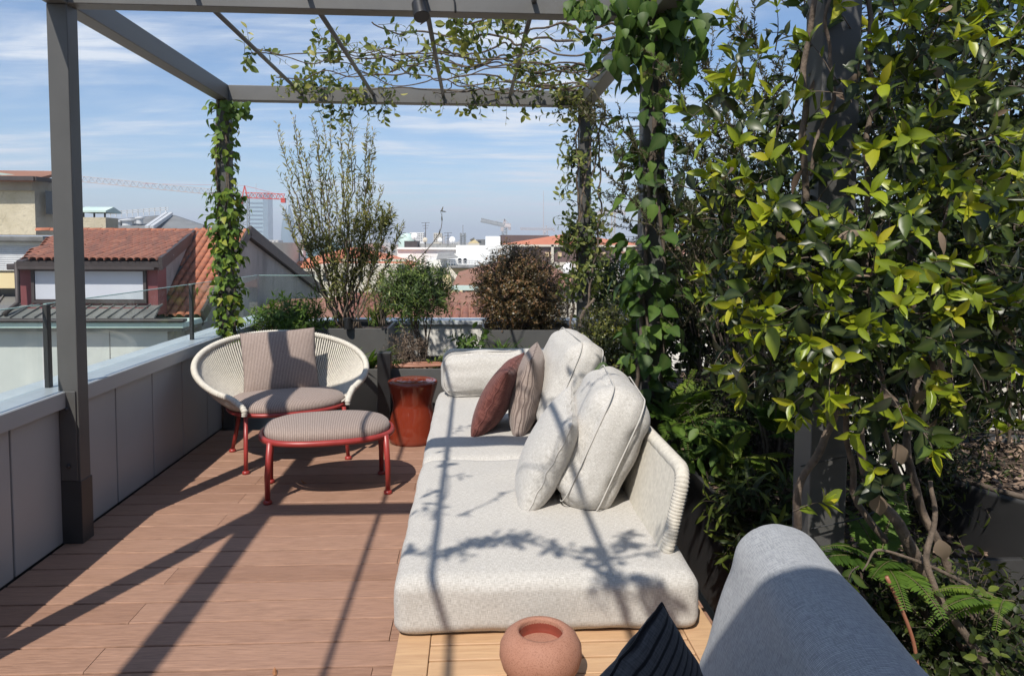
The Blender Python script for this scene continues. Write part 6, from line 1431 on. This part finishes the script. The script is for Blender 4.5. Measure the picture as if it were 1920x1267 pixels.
# ---------------- glossy climber on the big right post
gc = plant('glossy_climber', 'glossy yellow-green broad-leaved climber covering the big right pergola post', 'climber'); LV = LeafMix(('laurel', 'laurel2', 'laurel3'), 'leaf_laurel', (0.45, 0.25, 0.3)); tw = Twigs(); paths = []
blobs = [(1440, 110, 1.95, 0.09, 9), (1375, 180, 1.95, 0.07, 7), (1480, 190, 1.95, 0.10, 9), (1420, 290, 1.9, 0.13, 22), (1490, 300, 1.9, 0.12, 18), (1410, 400, 1.85, 0.15, 26), (1490, 420, 1.8, 0.15, 30), (1555, 455, 1.7, 0.08, 12), (1450, 520, 1.8, 0.16, 30), (1540, 530, 1.68, 0.16, 32), (1620, 520, 1.66, 0.14, 26), (1400, 590, 1.8, 0.10, 14), (1500, 620, 1.7, 0.15, 28), (1590, 620, 1.62, 0.15, 28), (1480, 690, 1.72, 0.09, 12), (1580, 700, 1.64, 0.10, 16), (1660, 640, 1.65, 0.14, 20), (1590, 165, 1.72, 0.05, 5), (1675, 250, 1.75, 0.08, 14),
    (1680, 100, 1.85, 0.16, 30), (1740, 230, 1.85, 0.18, 36), (1690, 330, 1.78, 0.15, 28), (1800, 100, 2.0, 0.2, 34), (1860, 220, 2.0, 0.2, 38), (1800, 350, 1.9, 0.18, 34), (1900, 380, 1.95, 0.18, 30), (1720, 450, 1.75, 0.15, 28), (1820, 480, 1.85, 0.18, 32), (1900, 560, 1.85, 0.15, 22), (1760, 580, 1.7, 0.14, 24), (1860, 650, 1.7, 0.14, 22), (1700, 20, 1.9, 0.15, 22), (1850, 20, 2.0, 0.2, 26), (1510, 30, 1.95, 0.10, 10), (1700, 780, 1.65, 0.07, 6), (1630, 880, 1.62, 0.06, 5), (1900, 700, 1.65, 0.1, 12), (1690, 700, 1.68, 0.10, 12), (1480, 960, 1.6, 0.03, 2), (1620, 1060, 1.6, 0.03, 2)]
cen = at(1640, 430, 2.05)
for (px, py, Y, r_, n) in blobs:
    c = at(px, py, Y)
    for _ in range(int(n*0.9)):
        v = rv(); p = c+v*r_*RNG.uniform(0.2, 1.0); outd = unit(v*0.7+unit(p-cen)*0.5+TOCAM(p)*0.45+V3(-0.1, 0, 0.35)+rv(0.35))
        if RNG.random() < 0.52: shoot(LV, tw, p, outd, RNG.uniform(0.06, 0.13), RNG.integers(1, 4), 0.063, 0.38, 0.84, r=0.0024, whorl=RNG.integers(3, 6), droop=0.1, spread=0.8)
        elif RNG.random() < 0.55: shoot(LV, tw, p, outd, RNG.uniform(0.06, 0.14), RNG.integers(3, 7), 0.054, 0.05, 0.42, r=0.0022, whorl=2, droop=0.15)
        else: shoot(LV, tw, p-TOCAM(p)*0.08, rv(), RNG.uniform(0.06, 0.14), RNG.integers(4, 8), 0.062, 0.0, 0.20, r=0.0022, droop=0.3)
for _ in range(34):   # unseen crown shoots added above the beam to dapple the post with shade
    p = V3(0.72+RNG.normal()*0.14, 1.32+RNG.normal()*0.2, 2.5+RNG.normal()*0.08); shoot(LV, tw, p, rv(), 0.12, 6, 0.062, 0.1, 0.8)
LV.build(gc, parts=300, minpx=10); twig_obj(tw, gc)
J = lambda px, py, Y: at(px, py, Y)
LD = Leaves('laurel2', 'leaf_dry')
for _ in range(36):
    b_ = blobs[RNG.integers(0, len(blobs))]; p = at(b_[0], b_[1], b_[2])+rv(b_[3]); LD.add(p, unit(rv()+V3(0, 0, -0.8)), rv(), RNG.uniform(0.04, 0.07), RNG.uniform(0.5, 1.0), RNG.uniform(0, 0.8))
for q in ((1640, 925, 1.66), (1680, 830, 1.7), (1655, 1060, 1.75), (1760, 1010, 1.7)): p = at(*q); LD.add(p, unit(V3(0.3, -0.2, -1)), TOCAM(p), 0.06, 1.3, 0.7)
LD.build(gc, 'withered_leaves')
stems(gc, [([J(1850, 1270, 1.75), J(1745, 1110, 1.75), J(1690, 990, 1.74), J(1635, 915, 1.74), J(1612, 830, 1.76), J(1605, 700, 1.78), J(1640, 500, 1.8)], 0.017, 0.009),
    ([J(1800, 1270, 1.8), J(1730, 1140, 1.8), J(1680, 1040, 1.8), J(1630, 980, 1.79), J(1590, 860, 1.79), J(1585, 760, 1.79)], 0.011, 0.007),
    ([J(1880, 1250, 1.85), J(1800, 1120, 1.85), J(1765, 1020, 1.85), J(1700, 880, 1.87), J(1720, 700, 1.9), J(1760, 500, 1.95), J(1800, 300, 2.0)], 0.014, 0.008),
    ([J(1700, 1200, 1.85), J(1710, 1040, 1.86), J(1690, 930, 1.86), J(1660, 820, 1.86), J(1650, 640, 1.86)], 0.009, 0.006),
    ([J(1487, 1000, 1.79), J(1492, 930, 1.78), J(1508, 880, 1.775), J(1540, 825, 1.77), J(1568, 780, 1.765), J(1585, 700, 1.77)], 0.0105, 0.009),
    ([J(1800, 760, 1.95), J(1760, 700, 1.9), J(1735, 620, 1.88), J(1700, 540, 1.85), J(1720, 420, 1.9)], 0.019, 0.010),
    ([J(1505, 380, 1.80), J(1512, 300, 1.80), J(1508, 170, 1.80), J(1520, 80, 1.80), J(1535, -20, 1.8)], 0.009, 0.007),
    ([J(1520, 330, 1.79), J(1545, 230, 1.785), J(1565, 110, 1.78), J(1548, 40, 1.78), J(1570, -30, 1.78)], 0.005, 0.004),
    ([J(1612, 620, 1.77), J(1622, 480, 1.77), J(1630, 300, 1.80), J(1640, 150, 1.82), J(1630, -20, 1.85)], 0.009, 0.006),
    ([J(1870, 1270, 1.6), J(1790, 1160, 1.62), J(1745, 1060, 1.66), J(1755, 960, 1.68), J(1745, 900, 1.7)], 0.010, 0.005),
    ([J(1910, 1180, 1.7), J(1800, 1090, 1.7), J(1700, 1040, 1.68), J(1640, 1030, 1.66), J(1612, 1070, 1.62)], 0.006, 0.002),
    ([J(1700, 1240, 1.75), J(1640, 1170, 1.78), J(1600, 1110, 1.85), J(1560, 1085, 1.9)], 0.012, 0.009)], 'bark', n=9, wob=0.02)
for (py, a, b) in ((868, 1505, 1640), (985, 1525, 1640)):
    o = obj('wire_tie', MB().tube(catmull([J(a-4, py+6, 1.80), J(a+22, py, 1.80), J(a+80, py-12, 1.81), J(b, py-26, 1.83)], 5), 0.002, 6), 'wire'); tag(o, 'thin wire tie around the big right post, %s of two' % ('upper' if py < 900 else 'lower'), 'wire')
o = obj('garden_cane', MB().tube(catmull([J(1662, 1080, 1.6), J(1690, 1140, 1.6), J(1712, 1200, 1.6), J(1722, 1260, 1.6)], 5), 0.0045, 8), 'copper_pipe', smooth=True); tag(o, 'thin orange-brown pipe rising among the climber stems', 'pipe')
